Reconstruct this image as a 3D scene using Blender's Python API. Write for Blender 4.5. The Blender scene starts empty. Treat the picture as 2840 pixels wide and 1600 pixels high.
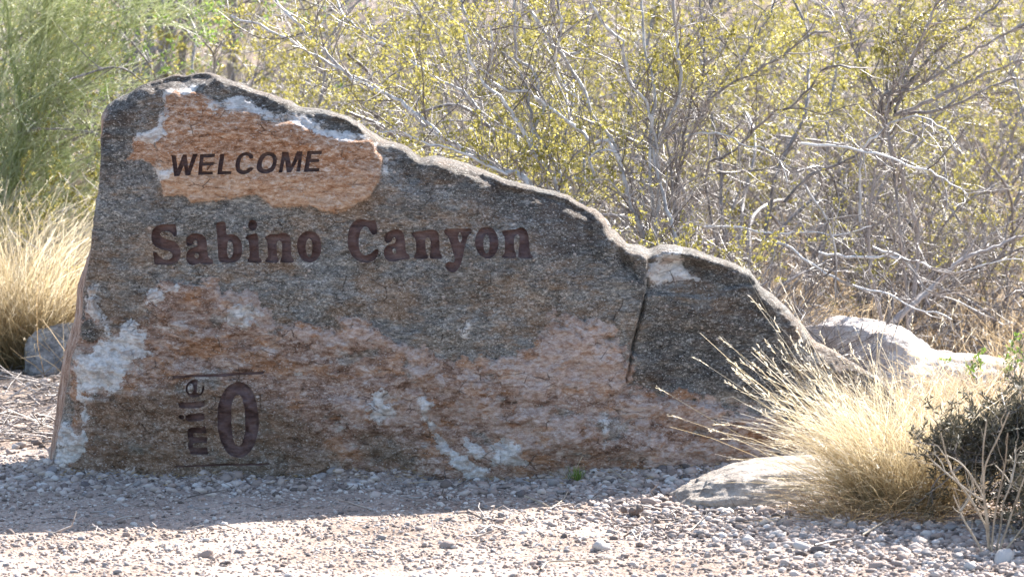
import bpy, math
import numpy as np
from mathutils import Vector
from mathutils.geometry import delaunay_2d_cdt

SC = bpy.context.scene
COL = SC.collection
R = math.radians
rng = np.random.default_rng(7)

# ------------------------------------------------------------------ camera
CAM = np.array([0.0, -12.0, 1.6])
PITCH = R(4.38)
F = 8640.0                      # focal length in pixels of the 2840 px wide photograph
cam_data = bpy.data.cameras.new('camera')
cam = bpy.data.objects.new('camera', cam_data)
COL.objects.link(cam)
cam.location = CAM
cam.rotation_euler = (R(90) - PITCH, 0, 0)
cam_data.sensor_width = 36.0
cam_data.lens = F / 2840 * 36.0
cam_data.clip_start = 0.5
cam_data.clip_end = 500
cam_data.dof.use_dof = True
cam_data.dof.focus_distance = 11.75
cam_data.dof.aperture_fstop = 6.0
SC.camera = cam

# ------------------------------------------------------------------ world, sun, exposure
SUN_EL, SUN_AZ = R(36.5), R(32)    # azimuth clockwise from +Y (straight behind the rock) towards +X
world = bpy.data.worlds.new('World')
SC.world = world
world.use_nodes = True
wn = world.node_tree.nodes
sky = wn.new('ShaderNodeTexSky')
sky.sky_type = 'NISHITA'
sky.sun_disc = False
sky.sun_elevation = SUN_EL
sky.sun_rotation = SUN_AZ
sky.air_density = 1.0
sky.dust_density = 1.2
wbg = wn['Background']
wbg.inputs['Strength'].default_value = 0.10
world.node_tree.links.new(sky.outputs[0], wbg.inputs[0])

sun_data = bpy.data.lights.new('sun', 'SUN')
sun_data.energy = 5.0
sun_data.angle = R(0.5)
sun_data.color = (1.0, 0.95, 0.88)
sun = bpy.data.objects.new('sun', sun_data)
COL.objects.link(sun)
sdir = Vector((math.sin(SUN_AZ) * math.cos(SUN_EL), math.cos(SUN_AZ) * math.cos(SUN_EL), math.sin(SUN_EL)))
sun.rotation_euler = (-sdir).to_track_quat('-Z', 'Y').to_euler()
sun.location = (8, 10, 12)

vs = SC.view_settings
vs.view_transform = 'Standard'
vs.look = 'None'
vs.gamma = 1
vs.use_curve_mapping = False
vs.exposure = 2.0
SC.cycles.use_denoising = True
SC.cycles.max_bounces = 8
SC.cycles.diffuse_bounces = 4
SC.cycles.transmission_bounces = 6

# ------------------------------------------------------------------ helpers
cp, sp = math.cos(PITCH), math.sin(PITCH)


def W(px, py, Y):
    """Photo pixel (2840 wide) + depth Y -> point in the world."""
    px = np.asarray(px, float); py = np.asarray(py, float); Y = np.asarray(Y, float)
    a = (px - 1420) / F; b = (800 - py) / F
    dx, dy, dz = a, cp + b * sp, -sp + b * cp
    t = (Y - CAM[1]) / dy
    return np.stack([CAM[0] + t * dx, np.broadcast_to(Y, t.shape), CAM[2] + t * dz], -1)


def Gp(px, py):
    """Photo pixel -> point on flat ground."""
    a = (px - 1420) / F; b = (800 - py) / F
    dx, dy, dz = a, cp + b * sp, -sp + b * cp
    t = -CAM[2] / dz
    return np.array([CAM[0] + t * dx, CAM[1] + t * dy, 0.0])


def smooth(a, b, x):
    t = np.clip((x - a) / (b - a), 0, 1)
    return t * t * (3 - 2 * t)


def _hash(i, j, k, seed):
    n = (i * 374761393 + j * 668265263 + k * 2147483647 + seed * 974711) & 0xFFFFFFFF
    n = ((n ^ (n >> 13)) * 1274126177) & 0xFFFFFFFF
    n = n ^ (n >> 16)
    return (n & 0xFFFFFF) / float(0xFFFFFF)


def vnoise(x, y, z=0.0, seed=0):
    """Value noise in 0..1."""
    x, y, z = np.broadcast_arrays(np.asarray(x, float), np.asarray(y, float), np.asarray(z, float))
    xi = np.floor(x).astype(np.int64); yi = np.floor(y).astype(np.int64); zi = np.floor(z).astype(np.int64)
    u = x - xi; v = y - yi; w = z - zi
    u = u * u * (3 - 2 * u); v = v * v * (3 - 2 * v); w = w * w * (3 - 2 * w)
    r = 0
    for a in (0, 1):
        for b in (0, 1):
            for c in (0, 1):
                r = r + _hash(xi + a, yi + b, zi + c, seed) * (u if a else 1 - u) * (v if b else 1 - v) * (w if c else 1 - w)
    return r


def fbm(x, y, z=0.0, seed=0, octaves=4, gain=0.5):
    s = 0; a = 1; n = 0
    for o in range(octaves):
        s = s + a * vnoise(np.asarray(x) * 2 ** o, np.asarray(y) * 2 ** o, np.asarray(z) * 2 ** o, seed + o * 13)
        n += a; a *= gain
    return s / n


def unit(v):
    return v / np.maximum(np.linalg.norm(v, axis=-1, keepdims=True), 1e-9)


class MB:
    """Collects triangles and quads; build() links them as ONE mesh object."""
    def __init__(self):
        self.v = []; self.f3 = []; self.f4 = []; self.t = []; self.n = 0

    def add(self, verts, faces, tint=0.5):
        verts = np.asarray(verts, float).reshape(-1, 3)
        faces = np.asarray(faces, np.int64)
        (self.f3 if faces.shape[1] == 3 else self.f4).append(faces + self.n)
        self.v.append(verts)
        self.t.append(np.broadcast_to(np.asarray(tint, float), (len(verts),)).copy())
        self.n += len(verts)

    def mesh(self, name, material, smoothed=True):
        V = np.concatenate(self.v) if self.v else np.zeros((0, 3))
        f3 = np.concatenate(self.f3) if self.f3 else np.zeros((0, 3), np.int64)
        f4 = np.concatenate(self.f4) if self.f4 else np.zeros((0, 4), np.int64)
        me = mesh_from(name, V, f3, f4, smoothed)
        at = me.attributes.new('tint', 'FLOAT', 'POINT')
        at.data.foreach_set('value', np.concatenate(self.t).astype(np.float32))
        if material: me.materials.append(material)
        return me

    def build(self, name, material, parent=None, smoothed=True, loc=None):
        me = self.mesh(name, material, smoothed)
        return link(name, me, parent, loc)


def mesh_from(name, V, f3, f4=None, smoothed=True):
    if f4 is None: f4 = np.zeros((0, 4), np.int64)
    me = bpy.data.meshes.new(name)
    me.vertices.add(len(V))
    me.vertices.foreach_set('co', np.ascontiguousarray(V, np.float32).ravel())
    idx = np.concatenate([np.asarray(f3).ravel(), np.asarray(f4).ravel()]).astype(np.int32)
    me.loops.add(len(idx))
    me.loops.foreach_set('vertex_index', idx)
    starts = np.concatenate([np.arange(len(f3)) * 3, len(f3) * 3 + np.arange(len(f4)) * 4]).astype(np.int32)
    me.polygons.add(len(starts))
    me.polygons.foreach_set('loop_start', starts)
    if smoothed:
        me.polygons.foreach_set('use_smooth', np.ones(len(starts), bool))
    me.update(calc_edges=True)
    me.validate()
    return me


def link(name, data, parent=None, loc=None):
    o = bpy.data.objects.new(name, data)
    COL.objects.link(o)
    if parent is not None: o.parent = parent
    if loc is not None: o.location = loc
    return o


def tag(o, label=None, cat=None, group=None, kind=None):
    if label: o['label'] = label
    if cat: o['category'] = cat
    if group: o['group'] = group
    if kind: o['kind'] = kind
    return o


def thing(name, loc, label, cat, group=None):
    o = bpy.data.objects.new(name, None)
    o.empty_display_size = 0.1
    COL.objects.link(o)
    o.location = loc
    return tag(o, label, cat, group)


def tubes(mb, P, Rad, sides=3, tint=0.5):
    """P (n,K,3), Rad (n,K): n tubes of K rings."""
    P = np.asarray(P, float); Rad = np.asarray(Rad, float)
    n, K, _ = P.shape
    T = unit(np.gradient(P, axis=1))
    ref = unit(rng.normal(size=(n, 1, 3)))
    u = unit(np.cross(T, ref)); v = np.cross(T, u)
    ang = np.arange(sides) * 2 * math.pi / sides
    ring = P[:, :, None] + Rad[:, :, None, None] * (u[:, :, None] * np.cos(ang)[None, None, :, None] + v[:, :, None] * np.sin(ang)[None, None, :, None])
    base = (np.arange(n) * K * sides)[:, None, None]
    i = np.arange(K - 1)[None, :, None] * sides; j = np.arange(sides)[None, None, :]; j2 = (j + 1) % sides
    q = np.stack([base + i + j, base + i + j2, base + i + sides + j2, base + i + sides + j], -1).reshape(-1, 4)
    tt = np.broadcast_to(np.asarray(tint, float).reshape(-1, 1, 1) if np.ndim(tint) == 1 else
                         (np.asarray(tint, float)[:, :, None] if np.ndim(tint) == 2 else np.float64(tint)), (n, K, sides)).ravel()
    mb.add(ring.reshape(-1, 3), q, tt)


def ribbons(mb, P, Wd, tint=0.5):
    P = np.asarray(P, float); n, K, _ = P.shape
    T = unit(np.gradient(P, axis=1))
    ref = unit(rng.normal(size=(n, 1, 3)))
    u = unit(np.cross(T, ref))
    off = u * np.asarray(Wd)[:, :, None] * 0.5
    V = np.stack([P - off, P + off], 2)
    base = (np.arange(n) * K * 2)[:, None]; i = np.arange(K - 1)[None] * 2
    q = np.stack([base + i, base + i + 1, base + i + 3, base + i + 2], -1).reshape(-1, 4)
    tt = np.broadcast_to(np.asarray(tint, float).reshape(-1, 1, 1) if np.ndim(tint) == 1 else
                         (np.asarray(tint, float)[:, :, None] if np.ndim(tint) == 2 else np.float64(tint)), (n, K, 2)).ravel()
    mb.add(V.reshape(-1, 3), q, tt)


def leaves(mb, C, A, L, Wd, tint):
    n = len(C)
    A = unit(A); nrm = unit(rng.normal(size=(n, 3))); s = unit(np.cross(A, nrm))
    L = np.broadcast_to(L, (n,))[:, None]; Wd = np.broadcast_to(Wd, (n,))[:, None]
    V = np.stack([C, C + A * L * .5 + s * Wd * .5, C + A * L, C + A * L * .5 - s * Wd * .5], 1)
    q = np.arange(n * 4).reshape(n, 4)
    mb.add(V.reshape(-1, 3), q, np.repeat(tint, 4))


def catmull(P, step):
    P = np.asarray(P, float)
    Q = np.vstack([2 * P[0] - P[1], P, 2 * P[-1] - P[-2]])
    out = []
    for i in range(1, len(Q) - 2):
        m = max(2, int(np.linalg.norm(Q[i + 1] - Q[i]) / step))
        t = np.arange(m)[:, None] / m
        out.append(0.5 * (2 * Q[i] + (Q[i + 1] - Q[i - 1]) * t + (2 * Q[i - 1] - 5 * Q[i] + 4 * Q[i + 1] - Q[i + 2]) * t ** 2
                          + (-Q[i - 1] + 3 * Q[i] - 3 * Q[i + 1] + Q[i + 2]) * t ** 3))
    out.append(P[-1:])
    return np.vstack(out)


# ------------------------------------------------------------------ material helpers
class NT:
    def __init__(self, name):
        self.m = bpy.data.materials.new(name); self.m.use_nodes = True
        self.nt = self.m.node_tree; self.n = self.nt.nodes; self.l = self.nt.links
        self.bsdf = self.n['Principled BSDF']; self.out = self.n['Material Output']

    def set(self, sock, val):
        if hasattr(val, 'is_output') or isinstance(val, bpy.types.NodeSocket): self.l.new(val, sock)
        elif isinstance(val, (tuple, list)) and len(val) == 3 and sock.type == 'RGBA': sock.default_value = (*val, 1)
        else: sock.default_value = val

    def node(self, t, **kw):
        nd = self.n.new(t)
        for k, v in kw.items(): setattr(nd, k, v)
        return nd

    def obj(self):
        return self.node('ShaderNodeTexCoord').outputs['Object']

    def mapping(self, vec, scale=(1, 1, 1), rot=(0, 0, 0), loc=(0, 0, 0)):
        m = self.node('ShaderNodeMapping')
        self.set(m.inputs['Vector'], vec); m.inputs['Scale'].default_value = scale
        m.inputs['Rotation'].default_value = rot; m.inputs['Location'].default_value = loc
        return m.outputs[0]

    def noise(self, vec, scale=5, detail=4, rough=.55, dist=0):
        m = self.node('ShaderNodeTexNoise')
        self.set(m.inputs['Vector'], vec)
        m.inputs['Scale'].default_value = scale; m.inputs['Detail'].default_value = detail
        m.inputs['Roughness'].default_value = rough; m.inputs['Distortion'].default_value = dist
        return m.outputs[0]

    def voro(self, vec, scale=5, rand=1.0, feature='F1', out='Distance'):
        m = self.node('ShaderNodeTexVoronoi', feature=feature)
        self.set(m.inputs['Vector'], vec); m.inputs['Scale'].default_value = scale; m.inputs['Randomness'].default_value = rand
        return m.outputs[out]

    def attr(self, name):
        return self.node('ShaderNodeAttribute', attribute_name=name).outputs['Fac']

    def math(self, op, a, b=0.0, c=None, clamp=False):
        m = self.node('ShaderNodeMath', operation=op, use_clamp=clamp)
        self.set(m.inputs[0], a); self.set(m.inputs[1], b)
        if c is not None: self.set(m.inputs[2], c)
        return m.outputs[0]

    def step(self, x, lo, hi):
        m = self.node('ShaderNodeMapRange', interpolation_type='SMOOTHSTEP')
        self.set(m.inputs['Value'], x); m.inputs['From Min'].default_value = lo; m.inputs['From Max'].default_value = hi
        return m.outputs['Result']

    def ramp(self, fac, stops):
        r = self.node('ShaderNodeValToRGB'); self.set(r.inputs[0], fac)
        el = r.color_ramp.elements
        while len(el) < len(stops): el.new(0.5)
        for e, (p, c) in zip(el, stops): e.position = p; e.color = (*c, 1)
        return r.outputs[0]

    def mix(self, fac, a, b, mode='MIX'):
        m = self.node('ShaderNodeMix', data_type='RGBA', blend_type=mode)
        self.set(m.inputs[0], fac); self.set(m.inputs[6], a); self.set(m.inputs[7], b)
        return m.outputs[2]

    def bump(self, h, strength=.5, dist=.01, normal=None):
        b = self.node('ShaderNodeBump'); self.set(b.inputs['Height'], h)
        b.inputs['Strength'].default_value = strength; b.inputs['Distance'].default_value = dist
        if normal is not None: self.set(b.inputs['Normal'], normal)
        return b.outputs[0]

    def done(self, col, rough=.85, normal=None, spec=.3):
        self.set(self.bsdf.inputs['Base Color'], col)
        self.set(self.bsdf.inputs['Roughness'], rough)
        self.bsdf.inputs['Specular IOR Level'].default_value = spec
        if normal is not None: self.set(self.bsdf.inputs['Normal'], normal)
        return self.m

    def leafy(self, col, trans=.4, rough=.5, spec=.4, tcol=None):
        self.done(col, rough, None, spec)
        tr = self.node('ShaderNodeBsdfTranslucent'); self.set(tr.inputs[0], col if tcol is None else tcol)
        mx = self.node('ShaderNodeMixShader'); mx.inputs[0].default_value = trans
        self.l.new(self.bsdf.outputs[0], mx.inputs[1]); self.l.new(tr.outputs[0], mx.inputs[2])
        self.l.new(mx.outputs[0], self.out.inputs['Surface'])
        return self.m


def m_rock():
    t = NT('banded gneiss')
    o = t.obj()
    fol = t.mapping(o, (1, 1, 2.6), (0, R(4), 0))
    fine = t.mapping(o, (1, 1, 2.5), (0, R(5), 0))
    wig = t.noise(o, 9, 6, .65)
    wig2 = t.noise(o, 45, 4, .6)
    wig3 = t.noise(t.mapping(o, (1, 1, 1.5)), 110, 3, .6)
    def mask(name, amp=.05, amp2=.02, soft=.006, bias=0.0, amp3=.02):
        a = t.math('MULTIPLY_ADD', t.math('SUBTRACT', wig3, .5), amp3, t.attr(name))
        a = t.math('MULTIPLY_ADD', t.math('SUBTRACT', wig, .5), amp, a)
        a = t.math('MULTIPLY_ADD', t.math('SUBTRACT', wig2, .5), amp2, a)
        return t.step(t.math('ADD', a, bias), -soft, soft)
    big = t.noise(t.mapping(o, (1, 1, 1.8)), 3.2, 5, .6)
    big2 = t.noise(t.mapping(o, (1, 1, 1.6), (0, R(6), 0), (3, 8, 1)), 5.5, 5, .65)
    band = t.noise(fol, 14, 6, .7, .6)
    gA = t.noise(fine, 46, 6, .80)
    gB = t.noise(t.mapping(o, (1, 1, 1.5), (0, R(-8), 0), (2, 9, 4)), 82, 5, .75, .3)
    sel = t.step(t.noise(t.mapping(o, (1, 1, 1.5), (0, R(6), 0), (8, 1, 6)), 7, 5, .65), .44, .56)
    grain = t.node('ShaderNodeMix'); t.set(grain.inputs[0], sel); t.set(grain.inputs[2], gA); t.set(grain.inputs[3], gB); grain = grain.outputs[0]
    clot = t.noise(t.mapping(o, (1, 1, 1.7), (0, R(4), 0), (11, 4, 2)), 18, 6, .72, .5)
    grain = t.math('MULTIPLY_ADD', t.math('SUBTRACT', clot, .5), .42, grain)
    grain2 = t.noise(t.mapping(o, (1, 1, 2.4), (0, R(5), 0), (3.1, 1.7, 5)), 42, 5, .74)
    streak = t.noise(t.mapping(o, (1, 1, 5), (0, R(5), 0)), 22, 6, .75, .4)
    # thin dark fractures and foliation partings
    ve = t.voro(t.mapping(t.mix(.10, o, t.node('ShaderNodeTexNoise').outputs['Color']), (1, 1, 2.4), (0, R(9), 0)), 9, 1, 'DISTANCE_TO_EDGE')
    cr = t.math('MULTIPLY', t.step(ve, .020, .004), t.step(wig, .50, .60))
    par = t.math('MULTIPLY', t.step(streak, .40, .33), .8)
    # grey gneiss: dark matrix, brown stain, pale felspar grains
    g = t.ramp(grain, [(.30, (.042, .038, .034)), (.43, (.145, .133, .118)), (.54, (.28, .26, .235)), (.66, (.62, .59, .55))])
    gold = t.ramp(grain, [(.30, (.060, .040, .028)), (.43, (.20, .140, .098)), (.55, (.335, .25, .19)), (.68, (.60, .51, .43))])
    blue = t.ramp(grain, [(.30, (.045, .048, .052)), (.43, (.14, .147, .152)), (.54, (.285, .295, .30)), (.66, (.64, .64, .63))])
    g = t.mix(t.math('MULTIPLY', t.step(t.math('MULTIPLY_ADD', band, .7, big), .76, .92), .85), g, gold)
    g = t.mix(t.math('MULTIPLY', t.step(t.math('MULTIPLY_ADD', streak, .5, big2), .70, .84), .8), g, blue)
    g = t.mix(t.math('MULTIPLY', par, .8), g, (.035, .029, .025))
    g = t.mix(t.math('MULTIPLY', t.step(t.noise(t.mapping(o, (1, 1, 3), (0, R(3), 0), (4, 1, 2)), 60, 4, .7), .55, .63), .55), g, (.40, .37, .33))
    # darker weathered skin on the top, the shoulders and the split end
    dk = t.ramp(grain, [(.32, (.026, .026, .026)), (.45, (.085, .083, .081)), (.56, (.185, .180, .172)), (.68, (.60, .58, .55))])
    dk = t.mix(t.math('MULTIPLY', t.step(t.math('MULTIPLY_ADD', band, .7, big), .80, .95), .8), dk, t.mix(.45, dk, (.11, .062, .040)))
    g = t.mix(t.math('MULTIPLY', mask('dark', .16, .05, .04), .85), g, dk)
    rimm = t.math('MULTIPLY', t.attr('rim'), .15)  # dark speckle mixed into the crest colour to dim and break its sunlit rim
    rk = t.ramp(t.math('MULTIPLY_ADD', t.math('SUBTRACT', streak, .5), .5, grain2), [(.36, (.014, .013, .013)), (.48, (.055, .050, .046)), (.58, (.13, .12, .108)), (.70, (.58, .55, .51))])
    # lower, weathered pink and brown layer
    lo = t.ramp(t.math('MULTIPLY_ADD', t.math('SUBTRACT', grain, .5), .85, band),
                [(.27, (.085, .050, .037)), (.41, (.225, .138, .100)), (.52, (.36, .245, .190)), (.61, (.48, .37, .31)), (.74, (.66, .57, .52))])
    lo_or = t.ramp(t.math('MULTIPLY_ADD', t.math('SUBTRACT', grain2, .5), .9, band),
                   [(.30, (.15, .070, .036)), (.48, (.37, .185, .090)), (.66, (.54, .35, .235))])
    lo_gr = t.ramp(t.math('MULTIPLY_ADD', t.math('SUBTRACT', grain, .5), .9, band), [(.30, (.08, .072, .06)), (.5, (.26, .235, .205)), (.7, (.58, .55, .52))])
    lo = t.mix(t.math('MULTIPLY', t.step(t.noise(fol, 5, 5, .65), .50, .60), .72), lo, lo_or)
    lo = t.mix(t.math('MULTIPLY', t.step(t.noise(t.mapping(o, (1, 1, 1.6), (0, 0, 0), (9, 2, 4)), 6, 5, .65), .56, .64), .75), lo, lo_gr)
    lodk = t.ramp(grain, [(.32, (.055, .036, .025)), (.47, (.19, .125, .085)), (.58, (.31, .225, .165)), (.70, (.58, .48, .41))])
    lodk = t.mix(t.math('MULTIPLY', t.step(big2, .50, .60), .75), lodk, t.ramp(grain, [(.32, (.042, .041, .034)), (.50, (.140, .129, .106)), (.62, (.25, .23, .195)), (.76, (.52, .49, .44))]))
    lo = t.mix(t.math('MULTIPLY', mask('brown', .30, .10, .05), .8), lo, lodk)
    tone = t.noise(t.mapping(o, (1, 1, 2.2), (0, R(7), 0), (5, 3, 7)), 4.0, 7, .72)
    g = t.mix(t.step(tone, .40, .62), t.mix(.55, g, t.mix(1.0, g, (.55, .52, .50), 'MULTIPLY')), g)
    g = t.mix(1.0, g, (.90, .86, .82), 'MULTIPLY')
    lo = t.mix(t.step(tone, .36, .56), t.mix(.5, lo, t.mix(1.0, lo, (.72, .66, .63), 'MULTIPLY')), lo)
    lom = mask('lower', .0, .03, .004, 0, .03)
    col = t.mix(lom, g, lo)
    # pale pink crust along the upper margin of that layer
    pk = t.ramp(grain2, [(.28, (.19, .115, .088)), (.42, (.39, .275, .225)), (.55, (.54, .425, .37)), (.70, (.68, .60, .555))])
    pk = t.mix(t.math('MULTIPLY', t.step(t.noise(fol, 11, 5, .7), .52, .62), .7), pk, lo_or)
    col = t.mix(t.math('MULTIPLY', mask('pale', .0, .05, .008, .004, .05), .85), col, pk)
    # orange spall
    orc = t.ramp(t.math('MULTIPLY_ADD', t.math('SUBTRACT', grain2, .5), .95, t.noise(fol, 20, 6, .75)),
                 [(.27, (.12, .052, .028)), (.42, (.31, .155, .085)), (.53, (.43, .245, .150)), (.62, (.55, .38, .275)), (.73, (.70, .58, .50))])
    orp = t.ramp(grain2, [(.28, (.22, .10, .050)), (.44, (.46, .28, .175)), (.58, (.58, .42, .31)), (.72, (.72, .61, .53))])
    orp = t.mix(t.math('MULTIPLY', t.step(t.noise(fol, 8, 5, .7), .50, .60), .85), orp, orc)
    orc = t.mix(t.step(t.math('MULTIPLY_ADD', t.attr('orlow'), 1.0, t.math('MULTIPLY', t.math('SUBTRACT', big, .5), 1.3)), .35, .75), orc, orp)
    orc = t.mix(t.math('MULTIPLY', t.step(streak, .42, .35), .6), orc, (.10, .045, .028))
    col = t.mix(mask('orange', .035, .02, .005), col, orc)
    # quartz: veins and broken pale edges, stained
    wh = t.ramp(grain2, [(.25, (.36, .33, .31)), (.42, (.62, .585, .56)), (.62, (.78, .755, .735))])
    wh = t.mix(t.math('MULTIPLY', t.step(band, .50, .60), .65), wh, (.34, .225, .155))
    wh = t.mix(t.math('MULTIPLY', t.step(wig2, .50, .60), .45), wh, (.30, .29, .28))
    whm = mask('white', .0, .04, .006, 0, .04)
    col = t.mix(t.math('MULTIPLY', whm, .92), col, wh)
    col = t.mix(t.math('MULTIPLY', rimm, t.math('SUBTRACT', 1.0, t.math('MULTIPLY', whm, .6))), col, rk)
    # left broken side
    sd = t.ramp(t.noise(t.mapping(o, (3, 1, .5), (0, R(-12), 0)), 18, 5, .7),
                [(.3, (.10, .06, .042)), (.48, (.30, .19, .135)), (.6, (.45, .345, .285)), (.74, (.60, .54, .50))])
    col = t.mix(mask('side', .0, .01, .01), col, sd)
    # rounded felspar augen scattered over the face, thick in the lower layer
    vd = t.voro(t.mapping(o, (1, 1, 1.25)), 17)
    au = t.math('MULTIPLY', t.step(t.math('MULTIPLY_ADD', wig2, .16, vd), .21, .17), t.step(t.noise(o, 6.3, 2, .5), .50, .56))
    vd2 = t.voro(t.mapping(o, (1, 1, 1.3), (0, 0, 0), (2, 5, 3)), 36)
    au2 = t.math('MULTIPLY', t.step(t.math('MULTIPLY_ADD', wig3, .16, vd2), .30, .22), t.step(t.noise(o, 7.7, 3, .6), .50, .58))
    au = t.math('MAXIMUM', au, t.math('MULTIPLY', au2, .8))
    col = t.mix(t.math('MULTIPLY', au, .8), col, t.mix(wig, (.44, .32, .25), (.70, .62, .57)))
    fl = t.step(t.noise(t.mapping(o, (1, 1, 1.7), (0, 0, 0), (7, 2, 1)), 125, 3, .6), .60, .66)
    col = t.mix(t.math('MULTIPLY', fl, .6), col, (.66, .62, .57))
    col = t.mix(t.math('MULTIPLY', cr, .6), col, (.045, .030, .023))
    h = t.math('MULTIPLY_ADD', band, .8, t.math('MULTIPLY_ADD', grain, .6, t.math('MULTIPLY', grain2, .5)))
    h = t.math('MULTIPLY_ADD', cr, -.5, h)
    h = t.math('MULTIPLY_ADD', au, .25, h)
    nrm = t.bump(h, 1.0, .016)
    return t.done(col, .85, nrm, .14)


def m_paint():
    t = NT('brown engraved paint'); o = t.obj()
    c = t.ramp(t.noise(t.mapping(o, (1, 1, 3.5)), 13, 6, .68), [(.3, (.062, .036, .032)), (.47, (.125, .077, .071)), (.60, (.160, .108, .102)), (.75, (.22, .165, .155))])
    return t.done(c, .75, t.bump(t.noise(t.mapping(o, (1, 1, 2.8)), 22, 6, .65), 1.0, .016), .2)


def m_boulder(name, a, b, c, sc=1.0):
    t = NT(name); o = t.obj()
    n = t.noise(t.mapping(o, (1, 1, 1.6), (R(8), R(12), 0)), 9 * sc, 8, .68, .4)
    g = t.noise(o, 70 * sc, 4, .7)
    col = t.ramp(t.math('MULTIPLY_ADD', t.math('SUBTRACT', g, .5), .5, n), [(.32, a), (.52, b), (.70, c)])
    return t.done(col, .75, t.bump(t.math('ADD', n, t.math('MULTIPLY', g, .6)), .9, .025), .2)


def m_ground():
    t = NT('desert soil and grit'); o = t.obj()
    n = t.noise(o, 1.3, 6, .6); g = t.noise(o, 60, 5, .7)
    col = t.ramp(t.math('MULTIPLY_ADD', t.math('SUBTRACT', g, .5), .9, n), [(.28, (.16, .115, .09)), (.48, (.33, .255, .21)), (.66, (.44, .36, .305)), (.85, (.55, .48, .43))])
    sx = t.node('ShaderNodeSeparateXYZ'); t.set(sx.inputs[0], o)
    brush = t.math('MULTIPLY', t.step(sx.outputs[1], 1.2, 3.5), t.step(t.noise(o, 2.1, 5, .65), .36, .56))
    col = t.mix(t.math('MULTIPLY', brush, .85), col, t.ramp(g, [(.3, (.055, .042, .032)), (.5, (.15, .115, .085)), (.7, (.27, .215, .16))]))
    vd = t.voro(o, 75)
    h = t.math('MULTIPLY_ADD', t.math('SUBTRACT', 1.0, vd), .8, t.math('MULTIPLY', g, .7))
    return t.done(col, .95, t.bump(h, .8, .012), .15)


def m_stone():
    t = NT('gravel stone'); o = t.obj()
    tint = t.attr('tint')
    col = t.ramp(tint, [(0, (.085, .070, .064)), (.2, (.20, .155, .135)), (.42, (.34, .275, .24)), (.62, (.46, .385, .34)), (.82, (.56, .495, .45)), (1, (.62, .575, .54))])
    n = t.noise(o, 90, 4, .65)
    col = t.mix(t.math('MULTIPLY', n, .35), col, (.20, .15, .125))
    return t.done(col, .85, t.bump(n, .35, .004), .25)


def m_pebble(name, c):
    t = NT(name); o = t.obj()
    n = t.noise(o, 60, 5, .7)
    col = t.mix(t.step(n, .35, .7), tuple(x * .72 for x in c), c)
    return t.done(col, .8, t.bump(n, .4, .004), .3)


def m_bark(name, dark, light, rough=.5, spec=.45, scale=1.0):
    t = NT(name); o = t.obj()
    n = t.noise(t.mapping(o, (1, 1, .45)), 34 * scale, 5, .65)
    tint = t.attr('tint')
    col = t.ramp(t.math('MULTIPLY_ADD', t.math('SUBTRACT', tint, .5), .5, n), [(.32, dark), (.62, light)])
    return t.done(col, rough, t.bump(n, .4, .004), spec)


def m_leaf(name, stops, trans=.42, rough=.45, spec=.4):
    t = NT(name)
    return t.leafy(t.ramp(t.attr('tint'), stops), trans, rough, spec)


M = {
    'rock': m_rock(), 'paint': m_paint(), 'ground': m_ground(), 'stone': m_stone(),
    'grey_boulder': m_boulder('grey boulder stone', (.09, .09, .095), (.27, .265, .265), (.55, .53, .51)),
    'white_boulder': m_boulder('pale boulder stone', (.42, .33, .28), (.64, .56, .51), (.78, .74, .71)),
    'sand_boulder': m_boulder('sandy boulder stone', (.20, .165, .14), (.36, .315, .275), (.52, .47, .42)),
    'bark_pale': m_bark('pale creosote bark', (.24, .22, .215), (.62, .60, .59)),
    'bark_grey': m_bark('grey weathered bark', (.085, .072, .070), (.28, .25, .24)),
    'bark_twig': m_bark('thin twig bark', (.12, .095, .085), (.37, .325, .30)),
    'bark_green': m_bark('green palo verde bark', (.13, .17, .045), (.30, .34, .12)),
    'twig_green': m_leaf('green palo verde twigs', [(0, (.32, .36, .16)), (.5, (.54, .58, .33)), (1, (.76, .77, .62))], .6, .4, .5),
    'creosote': m_leaf('creosote leaf', [(0, (.15, .140, .030)), (.5, (.31, .275, .065)), (1, (.50, .44, .14))], .5),
    'fresh': m_leaf('fresh green leaf', [(0, (.10, .17, .03)), (1, (.26, .36, .08))], .5),
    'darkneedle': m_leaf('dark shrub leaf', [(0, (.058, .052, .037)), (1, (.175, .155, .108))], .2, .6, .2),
    'straw': m_leaf('straw grass', [(0, (.17, .135, .085)), (.35, (.42, .325, .180)), (.7, (.62, .515, .335)), (1, (.77, .70, .57))], .5, .5, .3),
    'drygrass': m_leaf('dry brush grass', [(0, (.17, .115, .065)), (.5, (.40, .285, .155)), (1, (.60, .49, .34))], .45, .6, .25),
    'stalk': m_bark('dry stalk', (.20, .155, .11), (.40, .335, .26), .7, .2),
    'cactus': m_boulder('cactus skin', (.08, .12, .055), (.13, .18, .08), (.19, .24, .12)),
}

# ------------------------------------------------------------------ ground
def gz(x, y):
    x = np.asarray(x, float); y = np.asarray(y, float)
    h = 0.0045 * np.clip(y - 3.5, 0, None) ** 2 * np.where(y > 40, 0.9, 1.0)
    h = np.minimum(h, 9 + 0.02 * np.clip(y, 0, None))
    h = h + 0.020 * (fbm(x * 1.1, y * 0.9, 0, 3, 3) - .5)
    h = h + 0.10 * (fbm(x * .35, y * .35, 0, 5, 3) - .5) * smooth(1.0, 5.0, y)
    foot = -np.interp(1420 + x * F / 11.7, [120, 250, 500, 900, 1250, 1600, 1900, 2150, 2500], [.20, .30, .36, .40, .43, .40, .34, .26, .14])
    h = h + 0.032 * smooth(.30, .02, np.abs(y - foot)) * smooth(.35, .7, fbm(x * 5, y * 5, 0, 8, 3))
    h = h + 0.035 * smooth(0.5, 1.3, x) * smooth(-0.7, -1.6, y)
    return h


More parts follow.
